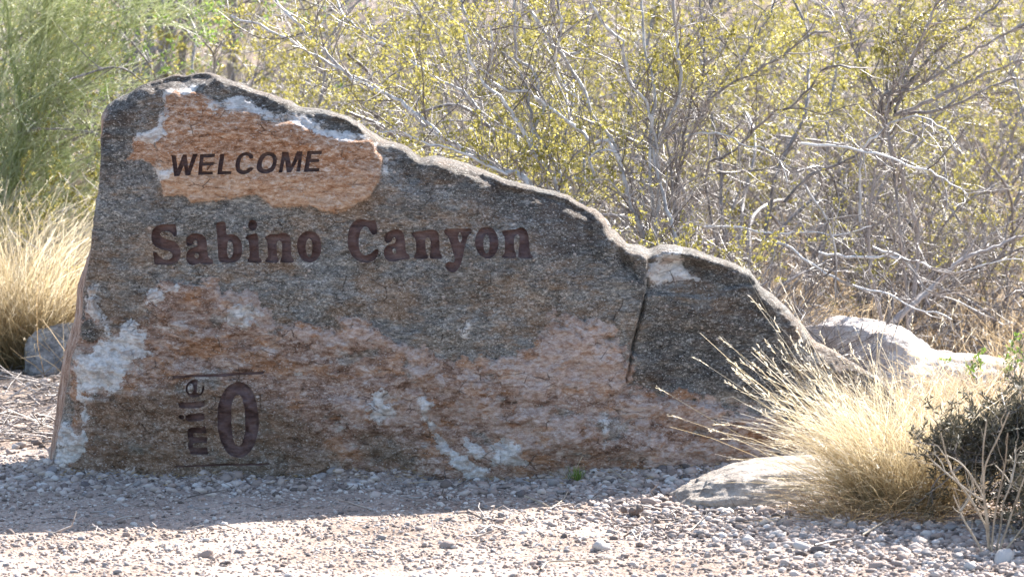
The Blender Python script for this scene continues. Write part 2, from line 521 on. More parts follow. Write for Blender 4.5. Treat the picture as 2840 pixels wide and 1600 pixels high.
def axis(lo, hi, step, far_lo, far_hi):
    a = list(np.arange(lo, hi, step)); s = step
    while a[-1] < far_hi: s *= 1.18; a.append(a[-1] + s)
    s = step
    while a[0] > far_lo: s *= 1.18; a.insert(0, a[0] - s)
    return np.array(a)


gx = axis(-2.6, 2.6, .03, -70, 70); gy = axis(-3.2, 2.2, .03, -40, 110)
GX, GY = np.meshgrid(gx, gy)
near = smooth(3.4, 2.2, np.abs(GX)) * smooth(6, 2, GY) * smooth(-5, -3.2, GY)
GZ = gz(GX, GY) + near * 0.012 * (fbm(GX * 14, GY * 14, 0, 9, 3) - .5)
nx, ny = len(gx), len(gy)
ii = (np.arange(ny - 1)[:, None] * nx + np.arange(nx - 1)[None]).ravel()
gm = mesh_from('ground', np.stack([GX, GY, GZ], -1).reshape(-1, 3), np.zeros((0, 3), int), np.stack([ii, ii + 1, ii + nx + 1, ii + nx], -1))
gm.materials.append(M['ground'])
tag(link('ground', gm), 'tan gritty desert ground sloping up behind the boulder', None, None, 'structure')

# ------------------------------------------------------------------ the sign boulder
SIL = [  # photo pixels along the outline, from the left foot over the crest to the right foot: px, py, rounding width (m), flat-side weight
    (128, 1345, .05, 1), (135, 1269, .05, 1), (141, 1228, .05, 1), (158, 1125, .055, 1), (168, 1038, .06, 1), (183, 951, .06, 1), (203, 897, .06, 1),
    (210, 843, .055, 1), (214, 790, .05, 1), (232, 744, .04, 1), (253, 676, .035, 1), (265, 606, .03, 1), (269, 552, .03, 1), (278, 502, .03, 1),
    (282, 445, .03, 1), (281, 378, .03, .9), (282, 325, .04, .6), (288, 312, .06, .2), (307, 287, .08, 0), (332, 269, .09, 0), (365, 256, .09, 0),
    (398, 236, .09, 0), (431, 225, .09, 0), (464, 215, .09, 0), (485, 207, .09, 0), (518, 209, .09, 0), (547, 203, .09, 0), (576, 201, .09, 0),
    (609, 211, 0.020, 0), (638, 223, 0.020, 0), (671, 234, 0.020, 0), (703, 248, 0.020, 0), (765, 265, 0.020, 0), (807, 281, 0.020, 0), (841, 295, 0.020, 0),
    (910, 307, 0.020, 0), (962, 324, 0.020, 0), (1007, 346, 0.020, 0), (1038, 369, 0.020, 0), (1082, 391, 0.020, 0), (1131, 407, 0.020, 0), (1165, 437, 0.020, 0),
    (1186, 431, 0.035, 0), (1211, 429, 0.035, 0), (1288, 450, 0.040, 0), (1346, 474, 0.040, 0), (1405, 497, 0.040, 0), (1475, 516, 0.040, 0), (1541, 530, 0.040, 0),
    (1579, 545, 0.040, 0), (1622, 572, 0.040, 0), (1650, 580, 0.030, 0), (1675, 600, 0.030, 0), (1692, 634, 0.030, 0), (1707, 636, 0.030, 0), (1738, 675, 0.030, 0),
    (1773, 678, 0.030, 0), (1797, 692, 0.030, 0), (1832, 678, 0.030, 0), (1876, 679, 0.030, 0), (1927, 690, 0.030, 0), (1972, 710, 0.030, 0), (2031, 727, 0.030, 0),
    (2079, 748, 0.030, 0), (2106, 790, 0.030, 0), (2137, 814, 0.045, 0), (2179, 848, 0.045, 0), (2201, 873, 0.045, 0), (2236, 911, 0.130, 0), (2263, 946, 0.130, 0),
    (2306, 966, 0.130, 0), (2364, 1001, 0.130, 0), (2422, 1040, 0.130, 0), (2449, 1055, 0.130, 0), (2490, 1120, 0.130, 0), (2520, 1240, 0.130, 0), (2525, 1345, 0.130, 0)]
SIL = np.array(SIL, float)
sxz = W(SIL[:, 0], SIL[:, 1], 0.0)[:, [0, 2]]


def resample(P, step, extra=None):
    seg = np.linalg.norm(np.diff(P, axis=0), axis=1); s = np.r_[0, np.cumsum(seg)]
    m = int(s[-1] / step); u = np.linspace(0, s[-1], m)
    out = np.stack([np.interp(u, s, P[:, k]) for k in range(P.shape[1])], -1)
    return out, (None if extra is None else np.stack([np.interp(u, s, extra[:, k]) for k in range(extra.shape[1])], -1))


top, topw = resample(sxz, .010, SIL[:, 2:4])
# small knocks in the outline so that it does not read as a drawn curve
tn = unit(np.gradient(top, axis=0)); tn = np.stack([tn[:, 1], -tn[:, 0]], -1)
su = np.arange(len(top)) * .010
top = top + tn * (0.016 * (fbm(su * 14, su * 0 + .3, 0, 21, 5, .65) - .5))[:, None]


def dist_poly(P, A, closed=False, chunk=4000):
    """Distance of points P (n,2) to polyline A (m,2) -> distance, fractional index of the nearest point."""
    B = np.roll(A, -1, 0) if closed else A[1:]
    A0 = A if closed else A[:-1]
    d = np.empty(len(P)); idx = np.empty(len(P))
    ab = B - A0; l2 = np.maximum((ab ** 2).sum(1), 1e-12)
    for s in range(0, len(P), chunk):
        p = P[s:s + chunk, None]
        t = np.clip(((p - A0) * ab).sum(-1) / l2, 0, 1)
        dd = ((p - (A0 + t[..., None] * ab)) ** 2).sum(-1)
        k = dd.argmin(1); r = np.arange(len(k))
        d[s:s + chunk] = np.sqrt(dd[r, k]); idx[s:s + chunk] = k + t[r, k]
    return d, idx


def inside(P, A):
    x, y = P[:, 0], P[:, 1]; c = np.zeros(len(P), bool); B = np.roll(A, -1, 0)
    for (x1, y1), (x2, y2) in zip(A, B):
        if y1 == y2: continue
        c ^= ((y1 > y) != (y2 > y)) & (x < (x2 - x1) * (y - y1) / (y2 - y1) + x1)
    return c


def sd(P, A):
    d, _ = dist_poly(P, A, True)
    return np.where(inside(P, A), d, -d)


TX = ([120, 250, 500, 900, 1250, 1600, 1900, 2150, 2500], [.20, .30, .36, .40, .43, .40, .34, .26, .14])


def front_base(P):
    """Depth of the front face at P=(x,z) before the spalls and cracks."""
    d, k = dist_poly(P, top)
    w = np.interp(k, np.arange(len(top)), topw[:, 0]) * (.55 + .9 * vnoise(k * .06, .5, 0, 97)); lin = np.interp(k, np.arange(len(top)), topw[:, 1])
    px = 1420 + P[:, 0] * F / 11.7
    T = np.interp(px, *TX) - .09 * np.clip(P[:, 1], -.3, 2)
    t = np.clip(d / w, 0, 1)
    pr = np.sqrt(np.maximum(1 - (1 - t) ** 2, 0))
    pr = pr * (1 - lin) + np.minimum(1, t * 1.0) * lin
    return -T * pr, d, w, lin, t


def face(pts, ox=0, oy=0, s=1.0):
    """Photo pixels on the boulder's face -> (x,z) on it."""
    p = np.asarray(pts, float) / s + np.array([ox, oy])
    Y = np.full(len(p), -.3)
    for _ in range(3):
        q = W(p[:, 0], p[:, 1], Y)
        Y = front_base(q[:, [0, 2]])[0]
    return q[:, [0, 2]]


ZA = (100, 180, 2.418); ZB = (100, 740, 2.418); ZC = (600, 200, 2.902); ZD = (1600, 600, 2.902)
V_ = (0, 0, 1 / 1.1025)          # overview pixels


def cat(*parts):
    return np.vstack([face(p, *z) for z, p in parts])


orange = cat((ZA, [(860, 182), (950, 168), (1060, 178), (1150, 218), (1230, 268)]),
             (ZC, [(0, 285), (130, 290), (345, 330), (360, 390), (440, 410), (600, 385), (740, 450), (850, 490), (950, 520), (1100, 545), (1250, 545),
                   (1290, 620), (1340, 690), (1340, 760), (1320, 860), (1250, 1000), (1100, 1090), (950, 1130), (850, 1125), (740, 1075), (600, 1080),
                   (450, 1090), (390, 1040), (330, 990), (150, 1020), (0, 990)]),
             (ZA, [(1330, 900), (1040, 930), (1000, 880), (860, 880), (830, 760), (800, 690), (820, 620), (800, 510), (840, 470), (850, 380), (860, 300)]))
orange_left = cat((ZA, [(640, 480), (800, 510), (820, 620), (800, 690), (700, 640), (580, 650), (640, 590)]))
whites = [
    cat((ZC, [(-60, 190), (140, 215), (230, 260), (350, 315), (400, 355), (530, 340), (620, 345), (730, 405), (850, 465), (980, 500), (1240, 535), (1290, 580),
              (1345, 680), (1420, 620), (1400, 720), (1330, 860), (1325, 760), (1325, 690), (1280, 620), (1240, 550), (1100, 550), (950, 525), (850, 495), (740, 455),
              (600, 395), (440, 415), (355, 395), (340, 335), (130, 295), (0, 290), (-100, 250)])),
    cat((ZA, [(840, 170), (885, 180), (865, 250), (858, 360), (845, 470), (805, 505), (760, 520), (690, 480), (760, 450), (810, 420), (832, 350), (850, 250)])),
    cat((ZA, [(860, 165), (960, 160), (1060, 168), (1110, 195), (1060, 185), (950, 178), (870, 185)])),
    cat((ZA, [(800, 600), (860, 640), (930, 700), (900, 750), (830, 740), (800, 690)])),
    cat((ZB, [(745, 195), (770, 160), (850, 150), (970, 118), (980, 128), (870, 190), (800, 235), (750, 230)])),
    cat((ZB, [(345, 130), (390, 140), (405, 250), (440, 330), (495, 400), (490, 450), (450, 420), (400, 330), (350, 260), (335, 190)])),
    cat((ZB, [(640, 330), (660, 420), (720, 480), (720, 550), (760, 570), (640, 650), (600, 750), (560, 810), (430, 790), (380, 830), (310, 810), (290, 620), (380, 560), (450, 490),
              (540, 460), (590, 400)])),
    cat((ZB, [(190, 1020), (240, 1010), (280, 1100), (340, 1070), (355, 1150), (340, 1220), (300, 1330), (110, 1320), (140, 1150)])),
    cat((ZB, [(300, 880), (370, 880), (365, 1050), (300, 1080)])),
    cat((V_, [(568, 800), (595, 768), (640, 765), (652, 788), (625, 806), (590, 812)])),
    cat((V_, [(1245, 1112), (1300, 1122), (1322, 1158), (1270, 1168), (1240, 1150)])), cat((V_, [(1168, 1100), (1200, 1112), (1215, 1135), (1180, 1130)])),
    cat((V_, [(925, 1030), (985, 1020), (1000, 1042), (960, 1052), (930, 1048)])),
    cat((V_, [(1060, 950), (1078, 960), (1072, 1040), (1120, 1112), (1190, 1172), (1265, 1212), (1250, 1222), (1160, 1178), (1098, 1120), (1055, 1040)])),
    cat((V_, [(1522, 1000), (1536, 1000), (1528, 1080), (1520, 1140), (1510, 1140), (1514, 1080)])),
    cat((V_, [(740, 940), (756, 932), (760, 955), (745, 960)])), cat((V_, [(945, 990), (980, 968), (985, 985), (955, 1002)])),
    cat((V_, [(1158, 830), (1178, 820), (1182, 840), (1165, 850)])),
    cat((ZD, [(570, 380), (700, 262), (860, 252), (880, 340), (850, 400), (920, 480), (985, 510), (860, 550), (700, 570), (580, 580)])),
]
pale = [
    cat((V_, [(520, 712), (560, 738), (600, 745), (640, 718), (652, 770), (700, 800), (780, 818), (840, 828), (870, 788), (920, 800), (960, 838), (1020, 858), (1080, 888), (1125, 905), (1110, 960),
              (1060, 940), (1000, 905), (920, 880), (840, 880), (760, 860), (690, 850), (640, 815), (590, 800), (560, 770)])),
    cat((V_, [(1140, 925), (1260, 888), (1330, 882), (1362, 858), (1388, 812), (1440, 806), (1505, 822), (1580, 880), (1590, 930), (1560, 990), (1480, 1000), (1400, 980), (1330, 1010), (1240, 960), (1180, 960)])),
    cat((V_, [(850, 1000), (900, 980), (980, 1010), (1060, 1000), (1100, 1060), (1060, 1090), (980, 1060), (900, 1040)])),
    cat((V_, [(1540, 990), (1700, 990), (1800, 1035), (1900, 1045), (2000, 1065), (1990, 1100), (1850, 1080), (1700, 1060), (1560, 1060)])),
    cat((V_, [(1560, 1120), (1680, 1090), (1800, 1110), (1900, 1130), (1950, 1180), (1800, 1190), (1650, 1180)])),
    cat((V_, [(1180, 1000), (1330, 1040), (1480, 1030), (1490, 1090), (1380, 1130), (1250, 1090), (1160, 1050)])),
]
lower = cat((V_, [(330, 815), (375, 745), (455, 712), (520, 712), (560, 740), (600, 745), (640, 720), (650, 770), (620, 790), (700, 800), (780, 820), (840, 830), (870, 790), (920, 800), (960, 840),
                  (1020, 860), (1080, 890), (1120, 900), (1140, 920), (1180, 905), (1260, 885), (1330, 880), (1360, 860), (1385, 810), (1440, 805), (1500, 820), (1530, 850), (1580, 880), (1590, 930),
                  (1575, 970), (1620, 985), (1700, 985), (1760, 1000), (1800, 1030), (1830, 1050), (1880, 1045), (1940, 1040), (2010, 1060), (2150, 1120), (2300, 1420), (60, 1420), (180, 1000),
                  (190, 790), (240, 730), (260, 800), (300, 790)]))
browns = [cat((V_, [(190, 1010), (330, 985), (420, 950), (560, 960), (680, 1000), (760, 1060), (850, 1130), (900, 1250), (100, 1250), (225, 1120)])),
          cat((V_, [(260, 760), (340, 740), (370, 790), (320, 830), (270, 840)])),
          cat((V_, [(900, 1090), (1000, 1085), (1060, 1150), (1000, 1200), (920, 1170)]))]
dark_incl = cat((ZB, [(300, 390), (340, 350), (380, 340), (410, 400), (450, 460), (380, 515), (310, 490)]))
dark_top = cat((ZA, [(440, 300), (560, 180), (720, 110), (900, 60), (1150, 30), (1300, 90), (1451, 150)]),
               (ZC, [(300, 120), (700, 250), (1050, 340), (1280, 480)]), (V_, [(1060, 390), (1300, 440), (1480, 510), (1545, 590), (1625, 680), (1630, 745), (1560, 700), (1480, 650), (1380, 650),
                     (1300, 560), (1150, 480), (1000, 420)]),
               (ZC, [(1440, 640), (1240, 530), (950, 480), (800, 430), (600, 330), (400, 340), (200, 240), (0, 190)]),
               (ZA, [(1150, 160), (1000, 130), (840, 170), (760, 210), (660, 300), (640, 470), (600, 600), (560, 720), (450, 760)]))
dark_right = cat((ZD, [(860, 250), (1080, 320), (1390, 470), (1480, 560), (1741, 800), (1741, 1450), (900, 1400), (500, 1350), (520, 900), (560, 700), (850, 690), (1020, 700), (1140, 680), (1220, 600), (1100, 580), (990, 540), (985, 510), (850, 400), (880, 340)]))
chunk = cat((ZD, [(565, 590), (520, 780), (450, 1040), (395, 1330), (330, 1440), (900, 1500), (1800, 1600), (2700, 1700), (2700, 1000), (1741, 700), (1400, 380), (900, 180), (690, 160), (590, 230), (560, 370)]))
crack = cat((ZD, [(572, 520), (562, 600), (520, 780), (480, 930), (450, 1040), (425, 1180), (395, 1330)]))
upper_facet = cat((ZD, [(560, 640), (700, 640), (850, 648), (1020, 672), (1120, 660), (1230, 590), (1330, 575), (1470, 560), (1520, 500), (1400, 300), (900, 150), (600, 150), (555, 300)]))
side_facet = cat((ZD, [(250, 190), (240, 300), (270, 480), (400, 560), (560, 605), (590, 500), (560, 370), (430, 180), (300, 60)]))
flake_seat = cat((ZC, [(1240, 530), (1300, 600), (1350, 690), (1440, 600), (1380, 520), (1290, 480)]))


def warp(P, seed, a, b):
    x, z = P[:, 0], P[:, 1]
    return a * (fbm(x * 8, z * 12 + x, 0, seed, 4, .6) - .5) + b * (fbm(x * 34, z * 46, 0, seed + 3, 3, .6) - .5)


def lower_w(P): return sd(P, lower) + warp(P, 201, .13, .045)
def pale_w(P): return np.max([sd(P, p) for p in pale], 0) + warp(P, 211, .17, .07) - .004
def white_w(P): return np.max([sd(P, p) for p in whites], 0) + warp(P, 221, .07, .05)


def front(P):
    y, d, w, lin, t = front_base(P)
    x, z = P[:, 0], P[:, 1]
    edge = smooth(.0, .03, d)
    y = y - .028 * smooth(-.004, .012, sd(P, orange)) * edge
    lw_ = lower_w(P)
    y = y - .020 * smooth(-.003, .009, lw_) * edge
    y = y - .022 * smooth(-.002, .02, pale_w(P)) * (.35 + .9 * fbm(x * 26, z * 30, 0, 207, 3, .6)) * edge
    y = y - .010 * smooth(-.002, .012, white_w(P)) * edge
    cs = sd(P, chunk)
    y = y + .03 * smooth(-.004, .006, cs) * edge
    uf = sd(P, upper_facet)
    y = y + .11 * smooth(-.005, .17, uf) * smooth(.0, .06, d) + .03 * smooth(-.002, .01, uf) * edge
    sf = sd(P, side_facet)
    y = y + .10 * smooth(-.002, .10, sf) * edge
    dc, _ = dist_poly(P, crack)
    y = y + .055 * np.exp(-(dc / .0048) ** 2) * edge
    px = 1420 + x * F / 11.7
    y = y + (.15 * smooth(1180, 1400, px) * smooth(1720, 1600, px)) * (1 - np.clip(d / .26, 0, 1)) ** 1.2 * smooth(0, .03, d)
    y = y + .07 * smooth(320, 460, px) * smooth(1230, 1130, px) * (1 - np.clip(d / .13, 0, 1)) * smooth(0, .02, d)
    shoulder = smooth(.16, .02, d) * smooth(250, 320, px)
    y = y + shoulder * (.042 * (fbm(x * 11, z * 13 + x * 5, 0, 81, 4, .65) - .5) + .016 * (fbm(x * 45, z * 60, 0, 83, 3, .6) - .5)) * smooth(0, .012, d)
    # relief: slow swells, foliated ribs, fine pits
    y = y + .055 * (fbm(x * 2.4, z * 3.0, 0, 31, 4) - .5) * edge
    y = y + .020 * (fbm(x * 8, z * 17 + x * 1.2, 0, 41, 4, .6) - .5) * edge
    lw = smooth(0, .12, sd(P, lower)); so = smooth(-.01, .02, sd(P, orange))
    def terr(f, n):
        f = f * n; k = np.floor(f); r = f - k
        return (k + smooth(.62, 1.0, r)) / n
    f1 = fbm(x * 2.2 + .5, z * 5.5 + x * .5, 0, 91, 5, .55); f2 = fbm(x * 6 + 3, z * 13 + x * .9, 0, 93, 4, .55)
    y = y + (.10 * (terr(f1, 14) - .5) + .055 * (terr(f2, 9) - .5)) * (.50 + .60 * np.maximum(lw, .5 * so)) * edge
    y = y + .030 * lw * (np.abs(fbm(x * 7, z * 12 + x * 2, 0, 45, 4, .6) - .5) * 2 - .4) * edge
    rough = .011 + .012 * lw
    y = y + rough * (fbm(x * 40, z * 60, 0, 51, 3, .6) - .5) * (0.4 + .6 * edge)
    return y


# letters, traced stroke by stroke (corners get rounded where the letter is curved)
Z1 = (470, 400, 5.855); Z2 = (410, 600, 5.152); Z3 = (950, 590, 4.77); Z4 = (470, 1010, 5.003)


def ell(cx, cy, rx, ry, n=28, e=2.0):
    a = np.arange(n) * 2 * math.pi / n
    c, s = np.cos(a), np.sin(a)
    return np.stack([cx + rx * np.sign(c) * np.abs(c) ** (2 / e), cy + ry * np.sign(s) * np.abs(s) ** (2 / e)], -1)


LET = [
    ('W', Z1, 0, [[(55, 175), (98, 515), (182, 512), (256, 335), (278, 500), (350, 498), (478, 152), (400, 155), (328, 385), (302, 165), (240, 165), (152, 392), (130, 178)]]),
    ('E', Z1, 0, [[(515, 160), (755, 150), (745, 208), (572, 215), (566, 292), (738, 288), (730, 340), (556, 348), (548, 440), (722, 440), (712, 488), (480, 494)]]),
    ('L', Z1, 0, [[(835, 158), (908, 152), (872, 432), (1028, 430), (1015, 482), (790, 488)]]),
    ('C', Z1, 2, [[(1372, 235), (1378, 180), (1340, 140), (1270, 125), (1190, 140), (1125, 195), (1090, 280), (1088, 370), (1110, 440), (1165, 480), (1240, 485), (1320, 455), (1385, 395), (1382, 372),
                   (1310, 372), (1260, 420), (1205, 420), (1165, 395), (1158, 320), (1175, 240), (1215, 190), (1265, 180), (1305, 195), (1310, 232)]]),
    ('O', Z1, 2, [[(1600, 125), (1690, 135), (1745, 190), (1755, 270), (1735, 370), (1690, 440), (1610, 475), (1520, 470), (1450, 440), (1425, 370), (1435, 290), (1475, 200), (1530, 145)],
                  [(1610, 182), (1660, 195), (1690, 240), (1685, 310), (1655, 375), (1600, 405), (1540, 400), (1510, 360), (1510, 300), (1540, 235), (1575, 195)]]),
    ('M', Z1, 0, [[(1840, 122), (1940, 122), (1985, 350), (2075, 115), (2168, 115), (2130, 440), (2068, 445), (2098, 240), (1985, 452), (1915, 455), (1882, 250), (1842, 455), (1785, 458)]]),
    ('E', Z1, 0, [[(2245, 108), (2490, 103), (2478, 160), (2312, 165), (2300, 235), (2440, 235), (2438, 285), (2285, 292), (2275, 385), (2445, 382), (2440, 440), (2188, 448)]]),
    ('S', Z2, 2, [[(385, 105), (405, 108), (425, 275), (385, 292), (345, 235), (280, 205), (210, 215), (175, 245), (200, 290), (290, 330), (390, 355), (450, 420), (475, 520), (450, 620), (390, 680), (300, 700),
                   (200, 695), (95, 692), (85, 600), (72, 515), (120, 502), (150, 560), (210, 610), (290, 625), (350, 585), (350, 530), (290, 490), (200, 470), (110, 430), (65, 360), (55, 270), (75, 190),
                   (130, 135), (220, 105), (310, 115)]]),
    ('a', Z2, 2, [[(550, 310), (600, 262), (680, 240), (770, 252), (828, 310), (848, 400), (848, 480), (862, 590), (932, 612), (935, 688), (800, 692), (740, 665), (650, 705), (570, 680), (540, 600), (560, 500),
                   (620, 455), (715, 425), (705, 345), (660, 335), (650, 400), (590, 430), (545, 400)], [(720, 530), (728, 590), (690, 605), (660, 570), (675, 530)]]),
    ('b', Z2, 2, [[(970, 95), (1040, 75), (1115, 78), (1120, 268), (1180, 250), (1270, 270), (1330, 340), (1352, 450), (1345, 540), (1300, 630), (1210, 670), (1100, 662), (1005, 655), (1000, 400), (985, 230)],
                  [(1150, 345), (1205, 365), (1222, 470), (1208, 565), (1170, 605), (1138, 575), (1128, 470)]]),
    ('i', Z2, 2, [[(1395, 288), (1480, 255), (1580, 238), (1585, 590), (1625, 610), (1628, 668), (1425, 662), (1422, 610), (1455, 590), (1445, 350), (1395, 325)], ell(1500, 125, 66, 78, 18)]),
    ('n', Z2, 2, [[(1675, 290), (1760, 250), (1840, 262), (1920, 230), (1990, 240), (2042, 290), (2050, 580), (2085, 605), (2090, 664), (1900, 662), (1898, 600), (1918, 580), (1918, 370), (1875, 342), (1838, 380), (1848, 585),
                   (1872, 605), (1872, 664), (1675, 662), (1680, 610), (1720, 590), (1705, 350), (1675, 322)]]),
    ('o', Z2, 2, [[(2300, 205), (2400, 230), (2460, 300), (2485, 420), (2470, 540), (2410, 630), (2310, 670), (2210, 635), (2150, 540), (2125, 430), (2145, 310), (2210, 235)],
                  [(2305, 312), (2348, 350), (2353, 470), (2332, 565), (2300, 585), (2268, 545), (2252, 440), (2268, 350)]]),
    ('C', Z3, 2, [[(420, 95), (440, 92), (470, 268), (410, 302), (370, 260), (340, 195), (285, 178), (240, 240), (215, 340), (215, 440), (240, 530), (300, 568), (380, 538), (430, 480), (482, 486), (470, 570), (410, 640),
                   (310, 667), (200, 640), (120, 570), (75, 460), (70, 340), (85, 220), (130, 130), (200, 85), (290, 85), (370, 105)]]),
    ('a', Z3, 2, [[(555, 300), (600, 250), (690, 218), (770, 228), (812, 280), (830, 380), (838, 530), (888, 562), (893, 618), (780, 622), (700, 647), (600, 642), (550, 580), (543, 490), (590, 430), (700, 400),
                   (705, 335), (665, 325), (650, 385), (590, 410), (550, 370)], [(700, 470), (712, 530), (680, 550), (655, 510), (668, 475)]]),
    ('n', Z3, 2, [[(912, 268), (1000, 242), (1090, 238), (1180, 218), (1252, 238), (1278, 310), (1285, 530), (1315, 558), (1318, 614), (1155, 614), (1152, 560), (1162, 520), (1165, 350), (1122, 322), (1092, 360), (1102, 530),
                   (1128, 565), (1130, 614), (942, 614), (948, 560), (975, 530), (970, 350), (915, 300)]]),
    ('y', Z3, 2, [[(1345, 210), (1530, 209), (1708, 209), (1712, 270), (1660, 300), (1620, 450), (1590, 600), (1550, 720), (1490, 790), (1410, 782), (1362, 730), (1362, 668), (1410, 642), (1470, 662), (1490, 620), (1450, 480),
                   (1400, 320), (1348, 282)], [(1552, 240), (1588, 340), (1557, 405), (1520, 330)]]),
    ('o', Z3, 2, [[(1890, 193), (1990, 208), (2045, 290), (2067, 400), (2050, 500), (2000, 580), (1920, 612), (1840, 580), (1770, 490), (1748, 390), (1765, 290), (1820, 215)],
                  [(1905, 287), (1942, 320), (1948, 430), (1932, 525), (1900, 540), (1872, 490), (1862, 400), (1872, 320)]]),
    ('n', Z3, 2, [[(2110, 243), (2220, 230), (2290, 222), (2360, 198), (2432, 223), (2462, 320), (2480, 540), (2520, 568), (2510, 604), (2322, 602), (2325, 530), (2348, 330), (2320, 286), (2272, 320), (2268, 470), (2298, 545), (2300, 602),
                   (2106, 598), (2112, 560), (2145, 540), (2150, 330), (2112, 282)]]),
    ('m', Z4, 0, [[(520, 825), (530, 940), (350, 940), (338, 955), (338, 985), (350, 996), (530, 998), (530, 1076), (350, 1074), (338, 1088), (338, 1126), (350, 1138), (532, 1142), (545, 1238), (300, 1232), (295, 1185), (268, 1120),
                   (270, 1070), (290, 1040), (262, 990), (256, 930), (272, 880), (320, 856), (470, 852)]]),
    ('i', Z4, 1, [[(245, 668), (500, 638), (520, 745), (300, 772), (245, 742)], ell(190, 705, 42, 36, 14)]),
    ('l', Z4, 1, [[(140, 495), (480, 492), (508, 462), (508, 578), (165, 585)]]),
    ('e', Z4, 0, [np.vstack([np.stack([375 + 128 * np.cos(np.radians(np.arange(-24, 298, 12))), 312 + 120 * np.sin(np.radians(np.arange(-24, 298, 12)))], -1),
                             [(408, 262), (404, 365), (430, 385), (458, 372), (474, 335), (476, 290)]]), ell(318, 312, 40, 66, 18)]),
    ('0', Z4, 0, [ell(968, 750, 285, 522, 44, 2.15), ell(970, 752, 96, 358, 36, 2.3)]),
    ('rule', Z4, 0, [[(60, 133), (600, 116), (1330, 88), (1305, 126), (700, 150), (80, 168)]]),
    ('rule', Z4, 0, [[(95, 1385), (700, 1363), (1395, 1346), (1395, 1372), (700, 1392), (110, 1412)]]),
]


def chaikin(P, n):
    P = np.asarray(P, float)
    for _ in range(n):
        Q = np.roll(P, -1, 0)
        P = np.stack([P * .8 + Q * .2, P * .2 + Q * .8], 1).reshape(-1, 2)
    return P


def densify(P, step):
    out = []
    for a, b in zip(P, np.roll(P, -1, 0)):
        m = max(1, int(np.linalg.norm(b - a) / step)); out.append(a + (b - a) * (np.arange(m) / m)[:, None])
    return np.vstack(out)


letters = []
for nm, z, sm, loops in LET:
    letters.append((nm, [densify(face(chaikin(l, sm), *z), .009) for l in loops]))

# constrained triangulation of the face: outline, letter outlines, fill points
n_top = len(top)
botx = np.linspace(top[-1, 0], top[0, 0], 160)[1:-1]
outline = np.vstack([top, np.stack([botx, np.linspace(top[-1, 1], top[0, 1], 160)[1:-1]], -1)])
pts = [outline]; edges = [(i, (i + 1) % len(outline)) for i in range(len(outline))]; cnt = len(outline)
for nm, loops in letters:
    for l in loops:
        edges += [(cnt + i, cnt + (i + 1) % len(l)) for i in range(len(l))]; pts.append(l); cnt += len(l)
cons = np.vstack(pts)
H = .0072
ux = np.arange(outline[:, 0].min(), outline[:, 0].max(), H); uz = np.arange(outline[:, 1].min(), outline[:, 1].max(), H * .87)
QX, QZ = np.meshgrid(ux, uz); QX = QX + (np.arange(len(uz)) % 2)[:, None] * H * .5
Q = np.stack([QX, QZ], -1).reshape(-1, 2) + rng.uniform(-.0018, .0018, (QX.size, 2))
rings = [top + tn * s for s in (.0012, .0035, .007)]
Q = np.vstack([Q] + rings)
Q = Q[inside(Q, outline)]
dO, _ = dist_poly(Q, outline, True)
isring = dO < .0085
Q = Q[(dO > .0009)]
lp = np.vstack([l for _, ls in letters for l in ls])
from mathutils.kdtree import KDTree
kd = KDTree(len(lp))
for i, p in enumerate(lp): kd.insert((p[0], p[1], 0), i)
kd.balance()
keep = np.array([kd.find((p[0], p[1], 0))[2] > .0042 for p in Q])
Q = Q[keep]
allp = np.vstack([cons, Q])
cv, ce, cf, _, _, _ = delaunay_2d_cdt([Vector(p) for p in allp], edges, [], 1, 1e-7)
P2 = np.array([(v.x, v.y) for v in cv]); TRI = np.array(cf)
a, b, c = P2[TRI[:, 0]], P2[TRI[:, 1]], P2[TRI[:, 2]]
area = (b[:, 0] - a[:, 0]) * (c[:, 1] - a[:, 1]) - (b[:, 1] - a[:, 1]) * (c[:, 0] - a[:, 0])
TRI = np.where((area < 0)[:, None], TRI[:, ::-1], TRI)     # x right, z up, seen from -Y: counter-clockwise faces the camera
cen = P2[TRI].mean(1)
yf = front(P2)
PV = np.stack([P2[:, 0], yf, P2[:, 1]], -1)
owner = np.full(len(TRI), -1)
for k, (nm, loops) in enumerate(letters):
    lo = np.min([l.min(0) for l in loops], 0); hi = np.max([l.max(0) for l in loops], 0)
    s = np.where(((cen > lo) & (cen < hi)).all(1))[0]
    m = np.zeros(len(s), bool)
    for l in loops: m ^= inside(cen[s], l)
    owner[s[m]] = k

# the rest of the block: a plainer back sharing the outline
HB = .05
bx, bz = np.meshgrid(np.arange(outline[:, 0].min(), outline[:, 0].max(), HB), np.arange(outline[:, 1].min(), outline[:, 1].max(), HB))
B = np.stack([bx, bz], -1).reshape(-1, 2); B = B[inside(B, outline)]
db, _ = dist_poly(B, outline, True); B = B[db > .012]
bv, _, bf, _, _, _ = delaunay_2d_cdt([Vector(p) for p in np.vstack([outline, B])], [(i, (i + 1) % len(outline)) for i in range(len(outline))], [], 1, 1e-7)
PB = np.array([(v.x, v.y) for v in bv]); TB = np.array(bf)
db, _ = dist_poly(PB, top)
yb = .34 * np.sqrt(np.clip(1 - (1 - np.clip(db / .22, 0, 1)) ** 2, 0, 1)) + .06 * (fbm(PB[:, 0] * 3, PB[:, 1] * 3, 0, 61, 4) - .5) * smooth(0, .05, db)
a, b, c = PB[TB[:, 0]], PB[TB[:, 1]], PB[TB[:, 2]]
area = (b[:, 0] - a[:, 0]) * (c[:, 1] - a[:, 1]) - (b[:, 1] - a[:, 1]) * (c[:, 0] - a[:, 0])
TB = np.where((area > 0)[:, None], TB[:, ::-1], TB)
rockV = np.vstack([PV, np.stack([PB[:, 0], yb, PB[:, 1]], -1)])
rockF = np.vstack([TRI[owner < 0], TB + len(PV)])
used, inv = np.unique(rockF, return_inverse=True)
